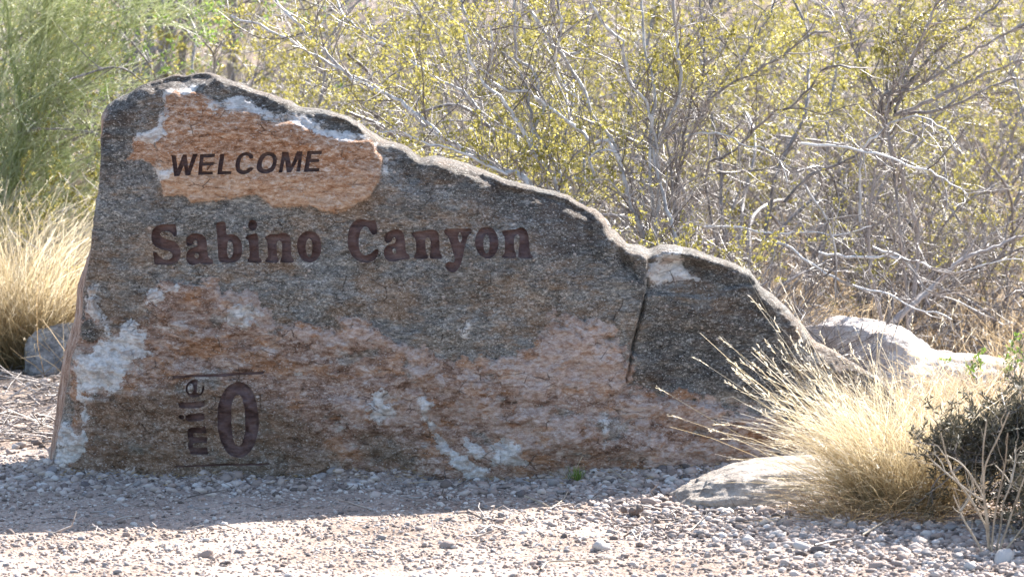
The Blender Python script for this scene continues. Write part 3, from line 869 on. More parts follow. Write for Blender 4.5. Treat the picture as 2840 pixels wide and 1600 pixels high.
rme = mesh_from('sign_boulder', rockV[used], inv.reshape(-1, 3))
rme.materials.append(M['rock'])
allxz = rockV[used][:, [0, 2]]
_, d_, w_, lin_, t_ = front_base(allxz)
isback = used >= len(PV)
big = -1.0


def put(name, val):
    at = rme.attributes.new(name, 'FLOAT', 'POINT'); at.data.foreach_set('value', np.ascontiguousarray(val, np.float32))


put('orange', np.where(isback, big, np.maximum(sd(allxz, orange), sd(allxz, orange_left) - .004)))
wv = white_w(allxz)
put('white', np.where(isback, big, wv))
put('pale', np.where(isback, big, pale_w(allxz)))
put('lower', np.where(isback, allxz[:, 1] * -1 + .4, np.where(sd(allxz, dark_incl) > 0, -sd(allxz, dark_incl), lower_w(allxz))))
put('brown', np.where(isback, .1, np.max([sd(allxz, p) for p in browns], 0)))
put('dark', np.where(isback, big, np.max([sd(allxz, p) for p in (dark_top, dark_right, dark_incl)], 0)))
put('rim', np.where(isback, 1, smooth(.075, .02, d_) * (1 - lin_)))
put('side', np.where(isback, big, (lin_ * (1 - t_) - .12) * .1))
zo = allxz[:, 1]; oz = orange[:, 1]
put('orlow', np.clip((oz.max() - .12 - zo) / (.36) + (-.25 - allxz[:, 0]) * .05, 0, 1))
boulder = tag(link('sign_boulder', rme), 'long cracked grey and orange gneiss boulder engraved WELCOME Sabino Canyon mile 0', 'sign boulder')
DEPTH = .024
for k, (nm, loops) in enumerate(letters):
    f = TRI[owner == k]
    if not len(f): continue
    u, iv = np.unique(f, return_inverse=True); f = iv.reshape(-1, 3)
    dep = DEPTH if nm != 'rule' else .010
    top_v = PV[u]; flo = top_v + np.array([0, dep, 0]); flo[:, 1] += .010 * (fbm(flo[:, 0] * 25, flo[:, 2] * 40, 0, 71, 3) - .5)
    e = np.vstack([f[:, [0, 1]], f[:, [1, 2]], f[:, [2, 0]]])
    key = np.sort(e, 1); _, ix, ct = np.unique(key, axis=0, return_index=True, return_counts=True)
    be = e[ix[ct == 1]]
    n = len(u)
    quads = np.stack([be[:, 0], be[:, 1], be[:, 1] + n, be[:, 0] + n], -1)
    me = mesh_from('letter', np.vstack([top_v, flo]), f + n, quads, False)
    me.materials.append(M['paint'])
    lo_ = link('letter' if nm != 'rule' else 'engraved_line', me, boulder)

# ------------------------------------------------------------------ other boulders
def ico(sub):
    t = (1 + 5 ** .5) / 2
    v = [(-1, t, 0), (1, t, 0), (-1, -t, 0), (1, -t, 0), (0, -1, t), (0, 1, t), (0, -1, -t), (0, 1, -t), (t, 0, -1), (t, 0, 1), (-t, 0, -1), (-t, 0, 1)]
    f = [(0, 11, 5), (0, 5, 1), (0, 1, 7), (0, 7, 10), (0, 10, 11), (1, 5, 9), (5, 11, 4), (11, 10, 2), (10, 7, 6), (7, 1, 8), (3, 9, 4), (3, 4, 2), (3, 2, 6), (3, 6, 8), (3, 8, 9), (4, 9, 5), (2, 4, 11), (6, 2, 10), (8, 6, 7), (9, 8, 1)]
    v = [tuple(unit(np.array(p, float))) for p in v]
    for _ in range(sub):
        mid = {}; nf = []
        def m(a, b):
            k = (min(a, b), max(a, b))
            if k not in mid:
                v.append(tuple(unit((np.array(v[a]) + np.array(v[b])) / 2))); mid[k] = len(v) - 1
            return mid[k]
        for a, b, c in f:
            x, y, z = m(a, b), m(b, c), m(c, a); nf += [(a, x, z), (b, y, x), (c, z, y), (x, y, z)]
        f = nf
    return np.array(v), np.array(f)


I0, I1, I2, I5 = ico(0), ico(1), ico(2), ico(5)


def boulder_mesh(name, mat, size, seed, rough=.22, facets=5, flat=0.0):
    v, f = I5; v = v.copy()
    rr = np.random.default_rng(seed)
    r = 1 + rough * 2 * (fbm(v[:, 0] * 1.3 + 5, v[:, 1] * 1.3 + 5, v[:, 2] * 1.3 + 5, seed, 3) - .5)
    v = v * r[:, None]
    for _ in range(facets):          # planed-off sides
        nrm = unit(rr.normal(size=3)); c = rr.uniform(.62, .85)
        s = v @ nrm; over = np.clip(s - c, 0, None); v = v - nrm * (over * .82)[:, None]
    v = v * (1 + .12 * (fbm(v[:, 0] * 6 + 9, v[:, 1] * 6 + 9, v[:, 2] * 9 + 9, seed + 4, 5, .6) - .5))[:, None]
    v = v * np.array(size)
    me = mesh_from(name, v, f); me.materials.append(mat)
    return me


def boulder_at(label, mat, px, py, Y, size, seed, rz=0, **kw):
    p = W(px, py, Y)
    o = link('boulder', boulder_mesh('boulder', mat, size, seed, **kw), None, (p[0], Y, p[2]))
    o.rotation_euler = (0, 0, rz)
    return tag(o, label, 'boulder')


boulder_at('grey rounded boulder half buried beside the tall straw grass at left', M['grey_boulder'], 170, 1005, 3.3, (.19, .20, .20), 11, .3)
boulder_at('bleached white boulder in full sun behind the right end of the sign boulder', M['white_boulder'], 2390, 1085, 2.6, (.40, .55, .34), 15, .2, rough=.24, facets=3)
boulder_at('low white boulder sloping down to the right beyond the bleached boulder', M['white_boulder'], 2590, 1110, 2.45, (.46, .52, .235), 19, .0, rough=.24, facets=3)
boulder_at('flat sandy boulder half buried in gravel in front of the straw grass clump', M['sand_boulder'], 2245, 1388, -.95, (.50, .36, .155), 23, .15, rough=.14, facets=3)
fs = boulder_at('brown slab of stone peeping over the shoulder of the sign boulder', M['sand_boulder'], 1652, 622, .42, (.085, .08, .045), 27, .0, rough=.2, facets=6)
fs.rotation_euler = (0, .72, 0)

# ------------------------------------------------------------------ gravel
def on_rock(x, y):
    px = 1420 + x * F / 11.8
    yfr = -np.interp(px, *TX) + .02
    return (x > -1.78) & (x < 1.40) & (y > yfr) & (y < .30)


def stones_into(mb, X, Yv, rad, tint, proto):
    v, f = proto
    n = len(X)
    V = v[None] * (1 + rng.uniform(-.38, .38, (n, len(v), 1)))
    sc = np.stack([rng.uniform(.8, 1.35, n), rng.uniform(.7, 1.2, n), rng.uniform(.45, .8, n)], -1)
    V = V * sc[:, None] * rad[:, None, None]
    ang = rng.uniform(0, 2 * math.pi, n); c, s = np.cos(ang)[:, None], np.sin(ang)[:, None]
    tilt = rng.normal(0, .35, n)[:, None]
    x, y, z = V[..., 0], V[..., 1], V[..., 2]
    y, z = y * np.cos(tilt) - z * np.sin(tilt), y * np.sin(tilt) + z * np.cos(tilt)
    x, y = x * c - y * s, x * s + y * c
    Z = gz(X, Yv) + rad * .22
    V = np.stack([x + X[:, None], y + Yv[:, None], z + Z[:, None]], -1)
    F_ = (f[None] + (np.arange(n) * len(v))[:, None, None]).reshape(-1, 3)
    mb.add(V.reshape(-1, 3), F_, np.repeat(tint, len(v)))


def tints(n):
    return np.clip(rng.normal(.5, .20, n) + (rng.random(n) < .06) * .4 - (rng.random(n) < .06) * .35, 0, 1)


mb = MB()
def field(n, x0, x1, y0, y1, rmed, sig, rmax, prob=None):
    X = rng.uniform(x0, x1, n); Yv = rng.uniform(y0, y1, n)
    k = ~on_rock(X, Yv)
    if prob is not None: k &= rng.random(n) < prob(X, Yv)
    X, Yv = X[k], Yv[k]
    rad = np.minimum(rmed * np.exp(rng.normal(0, sig, len(X))), rmax)
    stones_into(mb, X, Yv, rad, tints(len(X)), I0)


road = lambda x, y: smooth(.9, .1, x + .55 * (y + 1.7)) * smooth(-.55, -1.0, y)      # compacted shoulder at the lower left
field(34000, -2.3, 2.3, -2.9, .2, .0043, .38, .010)
field(13000, -2.3, 2.3, -2.9, .2, .0078, .38, .016, lambda x, y: 1 - .93 * road(x, y))
field(7500, -.2, 2.3, -2.9, -.2, .0112, .33, .021, lambda x, y: smooth(-.1, .6, x) * (1 - road(x, y)))
field(2400, -2.2, 2.0, -.95, -.15, .0115, .40, .024, lambda x, y: smooth(.5, .15, np.abs(y + .5)))
field(9000, -3.2, 3.0, .2, 5.5, .009, .5, .03)
gr = mb.build('gravel', M['stone'], None, False)
tag(gr, 'grey and pinkish gravel and grit strewn over the ground', None, None, 'stuff')

# the pebbles that show largest, one object each
PM = [(m_pebble('white pebble', (.55, .50, .465)), 'white'), (m_pebble('grey pebble', (.31, .28, .27)), 'grey'), (m_pebble('brown pebble', (.39, .295, .25)), 'brown'),
      (m_pebble('dark pebble', (.15, .125, .12)), 'dark')]
protos = {}
for mi, (mat, nm) in enumerate(PM):
    for q in range(4):
        v, f = I1; v = v.copy(); sd_ = 100 + mi * 10 + q
        v = v * (1 + .45 * (fbm(v[:, 0] * 1.4 + 4, v[:, 1] * 1.4 + 4, v[:, 2] * 1.4 + 4, sd_, 2) - .5))[:, None]
        rr = np.random.default_rng(sd_)
        for _ in range(4):
            nr = unit(rr.normal(size=3)); s = v @ nr; v = v - nr * (np.clip(s - .62, 0, None) * .9)[:, None]
        v = v * np.array([1.2, 1.0, .68])
        me = mesh_from('pebble', v, f, None, False); me.materials.append(mat); protos[(mi, q)] = me


def pebble(x, y, rad, mi, label, group=None):
    me = protos[(mi, int(rng.integers(4)))]
    o = link('pebble', me, None, (x, y, float(gz(x, y)) + rad * .35))
    o.scale = (rad * rng.uniform(.9, 1.3), rad * rng.uniform(.85, 1.1), rad * rng.uniform(.85, 1.25))
    o.rotation_euler = (rng.normal(0, .25), rng.normal(0, .25), rng.uniform(0, 6.28))
    return tag(o, label, 'pebble', group)


special = [(1040, 1338, .026, 0, 'white pebble under the vein at the foot of the sign boulder'), (1300, 1328, .032, 0, 'largest pale pebble touching the sign boulder below its white vein'),
           (694, 1320, .024, 0, 'pale pebble lying just right below the engraved zero'), (785, 1322, .028, 1, 'squat grey pebble right of the lower engraved line'),
           (374, 1325, .022, 0, 'small white pebble in shade near the left foot of the sign boulder'), (1535, 1345, .030, 1, 'blue grey pebble beside the green sprig at the boulder foot'),
           (1860, 1342, .025, 0, 'white pebble at the right foot of the sign boulder by the crack'), (1240, 1517, .026, 2, 'brown stone standing alone on the sunlit road shoulder'),
           (570, 1540, .030, 2, 'pointed pinkish stone on the sunlit shoulder at lower left'), (1670, 1525, .036, 0, 'large pale stone in the sunlit gravel at lower centre'),
           (2225, 1545, .032, 0, 'rounded white stone beside the dry twig in the lower right gravel'), (2780, 1592, .04, 0, 'smooth white stone at the foot of the dry stalks'),
           (2270, 1552, .028, 3, 'dark stone touching the rounded white stone in the lower right gravel'), (2130, 1440, .034, 2, 'reddish brown stone just in front of the flat sandy boulder'),
           (1800, 1402, .03, 2, 'reddish stone at the left tip of the flat sandy boulder')]
for px, py, rad, mi, lab in special:
    p = Gp(px, py); pebble(p[0], p[1], rad * .8, mi, lab)
n_p = 0
while n_p < 270:
    px, py = rng.uniform(-20, 2860), rng.uniform(1300, 1610)
    p = Gp(px, py); x, y = p[0], p[1]
    if on_rock(x, y) or (x > .55 and x < 1.35 and -1.3 < y < -.6): continue
    r_ = float(road(x, y))
    if rng.random() < r_ * .6: continue
    rad = rng.uniform(.009, .014) if r_ > .4 else rng.uniform(.013, .022)
    mi = int(rng.choice(4, p=[.10, .38, .40, .12])); nm = PM[mi][1]
    shade = -1.75 < x < 1.3 and y > -1.35
    zone = 'in the shade along the foot of the sign boulder' if shade else ('on the sunlit road shoulder' if r_ > .4 or x < -.2 else ('among the loose gravel at right' if x > .5 else 'in the sunlit gravel at centre'))
    pebble(x, y, rad, mi, f'{nm} rounded pebble {zone}', f'{nm} pebbles {zone}')
    n_p += 1

mbd = MB(); nd = 700
Xd = rng.uniform(-1.7, 1.5, nd); Yd = -np.interp(1420 + Xd * F / 11.7, *TX) - np.abs(rng.normal(0, .10, nd)) - .01
a_ = rng.uniform(0, 6.28, nd); Zd = gz(Xd, Yd) + .012
leaves(mbd, np.stack([Xd, Yd, Zd], -1), np.stack([np.cos(a_), np.sin(a_), rng.uniform(-.1, .5, nd)], -1), rng.uniform(.008, .035, nd), .005, rng.random(nd) * .7)
tag(mbd.build('leaf_litter', M['drygrass']), 'dry leaf crumbs and straw bits caught along the foot of the boulder', None, None, 'stuff')
# crumbly dark clod
cm, cf_ = I2
mbc = MB()
for _ in range(7):
    o = rng.normal(0, 1, 3) * np.array([.026, .016, .007]); s = rng.uniform(.009, .017)
    mbc.add(cm * s * (1 + .5 * (fbm(cm[:, 0] * 2 + 8, cm[:, 1] * 2 + 8, cm[:, 2] * 2 + _, _, 2) - .5))[:, None] + o, cf_, .1)
p = Gp(1755, 1432); c = mbc.build('clod', M['stone'], None, False, (p[0], p[1], .02)); tag(c, 'dark crumbly clod of soil left of the flat sandy boulder', 'clod')

# ------------------------------------------------------------------ vegetation builders
def shoots(stems, n, L0, L1, t0=.25, up=.3, fwd=.6, jitter=.8, K=5, curl=.30, rad=.0028, pick=None):
    """n side shoots springing from the polylines in stems -> P (n,K,3), radii."""
    ln = np.array([np.linalg.norm(np.diff(s, axis=0), axis=1).sum() for s in stems])
    idx = rng.choice(len(stems), n, p=ln / ln.sum())
    t = t0 + (1 - t0) * rng.random(n)
    S = np.empty((n, 3)); T = np.empty((n, 3))
    for k in range(len(stems)):
        m = idx == k
        if not m.any(): continue
        s = stems[k]; u = t[m] * (len(s) - 1); i = np.minimum(u.astype(int), len(s) - 2)
        S[m] = s[i] + (s[i + 1] - s[i]) * (u - i)[:, None]; T[m] = unit(s[i + 1] - s[i])
    D = unit(T * fwd + unit(rng.normal(size=(n, 3))) * jitter + np.array([0, 0, up]))
    L = rng.uniform(L0, L1, n)
    P = [S]; d = D
    for k in range(K - 1):
        d = unit(d + rng.normal(size=(n, 3)) * curl); P.append(P[-1] + d * (L / (K - 1))[:, None])
    P = np.stack(P, 1)
    r = rad * (.6 + .8 * rng.random(n))[:, None] * np.linspace(1, .45, K)[None]
    return P, r


def sprout(P, n, L0, L1, K=4, rad=.0012, up=.25, jitter=.8, curl=.25, fwd=.6):
    """n shoots springing from shoots P."""
    i = rng.integers(len(P), size=n); u = rng.uniform(.25, 1, n) * (P.shape[1] - 1); a = np.minimum(u.astype(int), P.shape[1] - 2)
    S = P[i, a] + (P[i, a + 1] - P[i, a]) * (u - a)[:, None]; T = unit(P[i, a + 1] - P[i, a])
    D = unit(T * fwd + unit(rng.normal(size=(n, 3))) * jitter + np.array([0, 0, up]))
    L = rng.uniform(L0, L1, n); Q = [S]; d = D
    for k in range(K - 1):
        d = unit(d + rng.normal(size=(n, 3)) * curl); Q.append(Q[-1] + d * (L / (K - 1))[:, None])
    return np.stack(Q, 1), rad * (.6 + .8 * rng.random(n))[:, None] * np.linspace(1, .5, K)[None]


def leaf_points(P, n):
    i = rng.integers(len(P), size=n); u = rng.uniform(.3, 1, n) * (P.shape[1] - 1); a = np.minimum(u.astype(int), P.shape[1] - 2)
    S = P[i, a] + (P[i, a + 1] - P[i, a]) * (u - a)[:, None]
    return S, unit(P[i, a + 1] - P[i, a])


def bush(name, label, cat, root, stems, radii, bark, n1=160, n2=500, nl=5000, leaf='creosote', group=None, dense=False, lmul=1.6, lw=.55, L1=(.15, .45), L2=(.06, .20), leaf_len=(.010, .020),
         t0=.25, up=.3, leaf_bias=None, twig='bark_twig'):
    """A shrub: an Empty with each main stem, the twigs and the foliage as parts."""
    root = np.asarray(root, float)
    t = thing(name, root, label, cat, group)
    st = [np.asarray(s) - root for s in stems]
    for s, r in zip(st, radii):
        m = MB(); rr = np.linspace(r, r * .5, len(s)) * (1 + .12 * rng.normal(size=len(s)))
        tubes(m, s[None], rr[None], 6, np.array([rng.uniform(.3, .8)]))
        m.build('stem', M[bark], t)
    P1, r1 = shoots(st, n1, *L1, t0=t0, up=up)
    m = MB(); tubes(m, P1, r1, 4, rng.random(n1))
    P2_, r2 = sprout(P1, n2, *L2)
    tubes(m, P2_, r2, 3, rng.random(n2))
    tag(m.build('twigs', M[twig], t), kind='stuff')
    nl = int(nl * lmul)
    if nl:
        C, T = leaf_points(P2_, nl)
        # leaves crowd on some sprays and leave others bare
        den = fbm(C[:, 0] * 2.6 + root[0], C[:, 1] * 2.6 + root[1], C[:, 2] * 2.6, 17, 2)
        hz = C[:, 2] / max(1e-3, np.percentile(C[:, 2], 97))
        k = rng.random(nl) < (2.0 if dense else smooth(.46, .54, den + .34 * (np.clip(hz, 0, 1) - .74)))
        C, T = C[k], T[k]
        A = T * .5 + rng.normal(size=C.shape) * .7 + np.array([0, 0, .3])
        L = rng.uniform(*leaf_len, len(C))
        m = MB(); leaves(m, C + rng.normal(size=C.shape) * .004, A, L, L * lw, np.clip(rng.normal(.5, .25, len(C)) + (den[k] - .5) * .6, 0, 1))
        tag(m.build('foliage', M[leaf], t), kind='stuff')
    return t


def px_stem(pts, z, Y0, Y1, rt=None, step=.035):
    p = np.asarray(pts, float) / z[2] + np.array(z[:2])
    Y = np.linspace(Y0, Y1, len(p))
    q = W(p[:, 0], p[:, 1], Y)
    if rt is not None: q = np.vstack([np.asarray(rt) + rng.normal(0, .04, 3) * np.array([1, 1, 0]), (np.asarray(rt) * .45 + q[0] * .55) + np.array([rng.normal(0, .10), rng.normal(0, .08), -.05]), q])
    c = catmull(q, step)
    return c + .004 * rng.normal(size=c.shape)


S1 = (0, 0, 2.576); S2 = (900, 0, 2.576); S3 = (1840, 0, 2.576); S4 = (1840, 500, 2.576)


def groot(px, Y):
    x = (px - 1420) / F * (Y + 12); return np.array([x, Y, float(gz(x, Y))])


# creosote bush behind the middle of the boulder: its long pale stems are traced from the photograph
r0 = groot(1640, 1.3)
A_st = [px_stem([(1660, 1360), (1600, 1240), (1500, 1090), (1420, 960), (1380, 870), (1330, 800), (1280, 730), (1190, 640), (1080, 500), (1040, 390), (1020, 250)], S2, 1.3, 1.2, r0),
        px_stem([(1700, 1360), (1640, 1180), (1560, 1050), (1500, 930), (1470, 800), (1450, 700), (1420, 580), (1370, 470), (1200, 330), (1080, 230), (1000, 80), (960, -120)], S2, 1.35, 1.6, r0),
        px_stem([(1440, 1300), (1300, 1240), (1150, 1150), (1000, 1080), (880, 1000), (760, 920), (640, 800), (540, 720), (400, 650), (250, 590), (100, 480), (0, 350), (-170, 200), (-300, 60), (-400, -60)], S2, 1.2, 1.9, r0),
        px_stem([(1480, 1330), (1250, 1200), (1100, 1090), (950, 1050), (820, 980), (700, 870), (500, 700), (300, 590), (0, 440), (-180, 330), (-350, 230), (-560, 150), (-680, 120)], S2, 1.25, 2.2, r0),
        px_stem([(1600, 1280), (1450, 1080), (1320, 940), (1200, 850), (1080, 760), (990, 660), (850, 590), (700, 490), (560, 400), (440, 320), (350, 290), (150, 120), (60, -60)], S2, 1.4, 2.5, r0),
        px_stem([(1620, 1330), (1530, 1130), (1480, 960), (1560, 800), (1540, 640), (1470, 480), (1360, 420), (1360, 250), (1355, 60), (1350, -100)], S2, 1.35, 1.5, r0),
        px_stem([(1300, 1240), (1100, 1150), (960, 1080), (700, 1010), (560, 960), (430, 940), (330, 1000)], S2, 1.2, 1.0)]
bush('creosote_bush', 'creosote bush whose long pale stems lean left over the sign boulder', 'shrub', r0, A_st, [.0125, .0135, .013, .0115, .010, .0115, .0065], 'bark_pale', 260, 900, 9000, group='creosote bushes behind the sign boulder', t0=.3)
r0 = groot(1790, 1.5)
B_st = [px_stem([(2150, 1350), (2110, 1150), (2050, 1000), (1950, 880), (1880, 740), (1840, 610), (1780, 530), (1690, 400), (1600, 280), (1500, 120), (1390, 0), (1300, -120)], S2, 1.5, 1.8, r0),
        px_stem([(2120, 1200), (2020, 1000), (1930, 1030), (1850, 960), (1780, 900), (1650, 810), (1510, 690), (1440, 655), (1330, 655), (1200, 590), (1150, 560), (1190, 450), (1190, 350), (1195, 180)], S2, 1.5, 1.2),
        px_stem([(1880, 740), (1720, 640), (1660, 520), (1650, 350), (1675, 300), (1670, 80), (1640, -60)], S2, 1.6, 1.5),
        px_stem([(2400, 1330), (2360, 980), (2320, 850), (2290, 720), (2200, 620), (2150, 480), (2130, 300), (2010, 200), (1900, 20)], S2, 1.6, 1.5, r0),
        px_stem([(2330, 1250), (2330, 970), (2360, 700), (2330, 500), (2290, 350), (2270, 120), (2260, -80)], S2, 1.6, 1.9, r0),
        px_stem([(2360, 1150), (2440, 900), (2520, 730), (2540, 560), (2500, 150), (2480, -80)], S2, 1.6, 1.6, r0),
        px_stem([(1690, 400), (1820, 370), (1880, 250), (1890, 100), (1930, -60)], S2, 1.7, 1.8),
        px_stem([(1780, 1270), (1880, 1300), (1920, 1230), (1890, 1130), (2000, 1070), (2080, 1090)], S2, 1.3, 1.2)]
bush('creosote_bush', 'upright creosote bush with crooked grey and white stems right of the leaning one', 'shrub', r0, B_st, [.0135, .0095, .010, .012, .011, .012, .008, .008], 'bark_pale', 260, 900, 9000, group='creosote bushes behind the sign boulder', t0=.25)
r0 = groot(2520, 3.0)
C_st = [px_stem([(1550, 770), (1800, 640), (2050, 480), (2300, 320), (2576, 180), (2800, 60)], S3, 3.0, 2.8, r0), px_stem([(1650, 820), (1800, 760), (2000, 680), (2300, 530), (2576, 420), (2750, 330)], S3, 3.0, 3.2),
        px_stem([(1650, 800), (1700, 700), (1750, 500), (1850, 300), (2000, 100), (2080, -60)], S3, 3.0, 3.3), px_stem([(1600, 800), (1650, 640), (1780, 400), (1900, 150), (1980, -60)], S3, 3.0, 2.7, r0),
        px_stem([(1620, 780), (1600, 560), (1640, 300), (1680, 120), (1650, -60)], S3, 3.0, 3.4), px_stem([(1580, 790), (1480, 600), (1380, 380), (1330, 180), (1250, -40)], S3, 3.0, 3.2, r0),
        px_stem([(1700, 820), (2000, 780), (2200, 700), (2400, 600), (2576, 560)], S3, 3.0, 2.6), px_stem([(1640, 740), (1900, 420), (2100, 240), (2350, 60), (2450, -40)], S3, 3.0, 3.3)]
bush('creosote_bush', 'dark stemmed creosote bush fanning up to the top right corner', 'shrub', r0, C_st, [.012, .011, .010, .010, .009, .009, .008, .010], 'bark_grey', 300, 1000, 11000, group='creosote bushes behind the sign boulder', t0=.3)
r0 = groot(1930, 2.0)
D_st = [px_stem([(80, 940), (250, 850), (350, 700), (470, 600), (620, 540), (720, 470), (830, 410), (960, 320), (1080, 230), (1190, 220)], S3, 2.0, 1.7, r0), px_stem([(-100, 700), (0, 500), (100, 390), (230, 250), (300, 140), (380, -40)], S3, 2.0, 2.2, r0),
        px_stem([(20, 900), (80, 760), (120, 560), (110, 400), (80, 200), (60, -60)], S3, 2.0, 1.9, r0), px_stem([(300, 1250), (470, 1100), (650, 930), (800, 800), (900, 770), (1050, 620), (1180, 470), (1330, 490)], S3, 2.0, 1.7, r0),
        px_stem([(230, 900), (400, 620), (560, 440), (640, 300), (760, 120), (800, -40)], S3, 2.0, 2.3, r0), px_stem([(180, 800), (280, 560), (290, 340), (270, 150), (260, -40)], S3, 2.0, 2.1, r0)]
bush('creosote_bush', 'creosote bush with dark rods sweeping to the right above the cracked end of the boulder', 'shrub', r0, D_st, [.009, .008, .009, .009, .008, .008], 'bark_grey', 240, 800, 8000, group='creosote bushes behind the sign boulder', t0=.25)
# fallen and drooping dead branches on the right
dead = [([(1400, 1590), (1420, 1080), (1530, 970), (1620, 880), (1750, 835), (1860, 840), (1960, 900), (2050, 980), (2080, 1080)], S3, 1.9, 1.8, .0075, 'arched pale dead branch above the bleached boulder'),
        ([(860, 1450), (1050, 1250), (1250, 1170), (1420, 1080), (1530, 960)], S3, 1.9, 2.0, .009, 'thick grey dead branch rising to the right behind the boulder'),
        ([(980, 1030), (1180, 1040), (1400, 1070), (1620, 1130), (1800, 1200), (1900, 1220), (2050, 1310), (2170, 1410)], S3, 1.8, 1.7, .007, 'long bare white branch sloping down to the right'),
        ([(150, 970), (380, 950), (600, 1040), (740, 1070), (840, 1170), (870, 1290)], S3, 1.8, 1.6, .006, 'curved thin bare branch hanging over the cracked end'),
        ([(800, 440), (920, 490), (1050, 590), (1200, 690), (1400, 770), (1620, 820), (1800, 910), (1950, 950), (2060, 1000)], S4, 1.9, 1.7, .0075, 'low white branch slanting down to the bleached boulder'),
        ([(300, 325), (500, 340), (800, 380), (1000, 370), (1250, 390), (1400, 350), (1500, 340)], S4, 1.8, 2.0, .006, 'nearly level grey branch just above the cracked end'),
        ([(1010, 40), (1080, 150), (1150, 270), (1210, 420), (1230, 560), (1230, 830)], S4, 1.6, 1.7, .006, 'upright bent pale stick standing behind the rock end'),
        ([(1100, 510), (1300, 550), (1480, 540), (1800, 570), (1950, 650), (2150, 650), (2300, 600), (2576, 560)], S4, 2.2, 2.4, .007, 'long sagging grey branch lying level at right'),
        ([(1620, 1030), (1800, 870), (1950, 740), (2150, 560), (2350, 480), (2576, 400)], S4, 2.7, 3.2, .016, 'thickest dark dead limb rising to the right edge'),
        ([(1600, 1020), (1640, 850), (1630, 750)], S4, 2.0, 2.0, .009, 'short broken white stub above the bleached boulder'),
        ([(1500, 480), (1700, 560), (1900, 790), (2100, 870), (2300, 960)], S4, 2.3, 2.2, .007, 'forked brown branch drooping over the low white boulder')]
for pts_, z, Ya, Yb, rd, lab in dead:
    s = px_stem(pts_, z, Ya, Yb); base = s[0].copy(); base[2] = float(gz(base[0], base[1]))
    t = thing('dead_branch', base, lab, 'branch', 'dead branches behind the sign boulder')
    m = MB(); tubes(m, (s - base)[None], (np.linspace(rd, rd * .4, len(s)) * (1 + .1 * rng.normal(size=len(s))))[None], 6, np.array([rng.uniform(.3, .8)]))
    m.build('limb', M['bark_grey' if rd > .0085 else 'bark_pale'], t)
    P1, r1 = shoots([s - base], 16, .08, .30, t0=.15, up=.1, jitter=.9); m = MB(); tubes(m, P1, r1 * 1.1, 4, rng.random(16))
    P2_, r2 = sprout(P1, 40, .05, .16); tubes(m, P2_, r2, 3, rng.random(40)); tag(m.build('twigs', M['bark_twig'], t), kind='stuff')


# free-standing shrubs further back
def random_stems(root, h, n, spread=.6, lean=(0, 0), wob=.20, step=.06):
    out = []; rad = []
    for k in range(n):
        az = rng.uniform(0, 2 * math.pi); tl = rng.uniform(.12, 1) * spread
        d = np.array([math.cos(az) * tl + lean[0], math.sin(az) * tl + lean[1], 1.0]); d /= np.linalg.norm(d)
        L = h * rng.uniform(.75, 1.15); p = [root + np.array([math.cos(az), math.sin(az), 0]) * .04]
        for q in range(7):
            d = unit(d + rng.normal(size=3) * wob + np.array([math.cos(az), math.sin(az), 0]) * .10 + np.array([0, 0, .06 - .05 * q])); p.append(p[-1] + d * L / 7)
        out.append(catmull(np.array(p), step)); rad.append(h * rng.uniform(.0045, .0085))
    return out, rad


def free_bush(name, label, px, Y, h, n, bark, nl, leaf='creosote', spread=.6, group='creosote bushes behind the sign boulder', cat='shrub', lean=(0, 0), n1=270, n2=950, **kw):
    r = groot(px, Y); st, rd = random_stems(r, h, n, spread, lean)
    return bush(name, label, cat, r, st, rd, bark, n1, n2, nl, leaf, group, **kw)


free_bush('creosote_bush', 'low yellow green creosote bush left of the sign boulder above the straw grass', 110, 5.0, 1.05, 12, 'bark_grey', 34000, spread=.62, n1=300, n2=1300)
free_bush('creosote_bush', 'small creosote bush with sparse leaves just above the crest of the sign boulder', 800, 2.6, 1.25, 8, 'bark_grey', 9000, spread=.8)
free_bush('creosote_bush', 'leafy creosote bush between the two pale stemmed bushes', 1180, 3.2, 1.75, 9, 'bark_grey', 11000, spread=.95)
free_bush('creosote_bush', 'leafy creosote bush at the top centre behind the crooked stems', 1560, 3.8, 2.0, 10, 'bark_grey', 11000, spread=.95)
free_bush('creosote_bush', 'creosote bush with yellow crown at the top right of centre', 2080, 4.4, 2.1, 10, 'bark_grey', 12000, spread=.95)
free_bush('creosote_bush', 'creosote bush crowding the right edge above the dry brush', 2790, 4.6, 2.0, 9, 'bark_grey', 11000, spread=.95)
free_bush('creosote_bush', 'low leafy creosote sprig hanging over the right shoulder of the sign boulder', 1830, 1.25, .95, 7, 'bark_grey', 6000, spread=.8, n1=130, n2=480)
free_bush('creosote_bush', 'creosote bush with olive leaves above the low white boulder', 2420, 4.7, 1.45, 8, 'bark_grey', 8000, spread=.9)
free_bush('creosote_bush', 'creosote bush at the top left beside the fresh green leaves', 640, 5.6, 1.9, 9, 'bark_grey', 9000, spread=.95)
free_bush('creosote_bush', 'faint creosote bush far behind the crest of the sign boulder', 980, 5.5, 2.1, 9, 'bark_grey', 9000, spread=.95)
for px, Y, h, lab in [(2120, 2.4, .65, 'tangled leafless shrub of grey twigs behind the rock end'), (2450, 4.1, 1.0, 'leafless twiggy shrub behind the bleached boulder'),
                      (2700, 4.2, 1.1, 'leafless brown shrub behind the low white boulder'), (1960, 3.0, 1.2, 'leafless grey shrub above the cracked block'),
                      (1500, 2.6, 1.1, 'leafless grey shrub low behind the pale stems'), (2000, 1.5, .75, 'dense low thicket of dead twigs close behind the cracked block')]:
    free_bush('dead_shrub', lab, px, Y, h, 10, 'bark_grey', 0, spread=1.1, group='dead shrubs behind the sign boulder', n1=300, n2=1100, L1=(.12, .40), up=.0)
free_bush('creosote_bush', 'leafy olive creosote bush screening the foot of the dark fanning stems', 2470, 4.4, 1.15, 9, 'bark_grey', 12000, spread=.9)
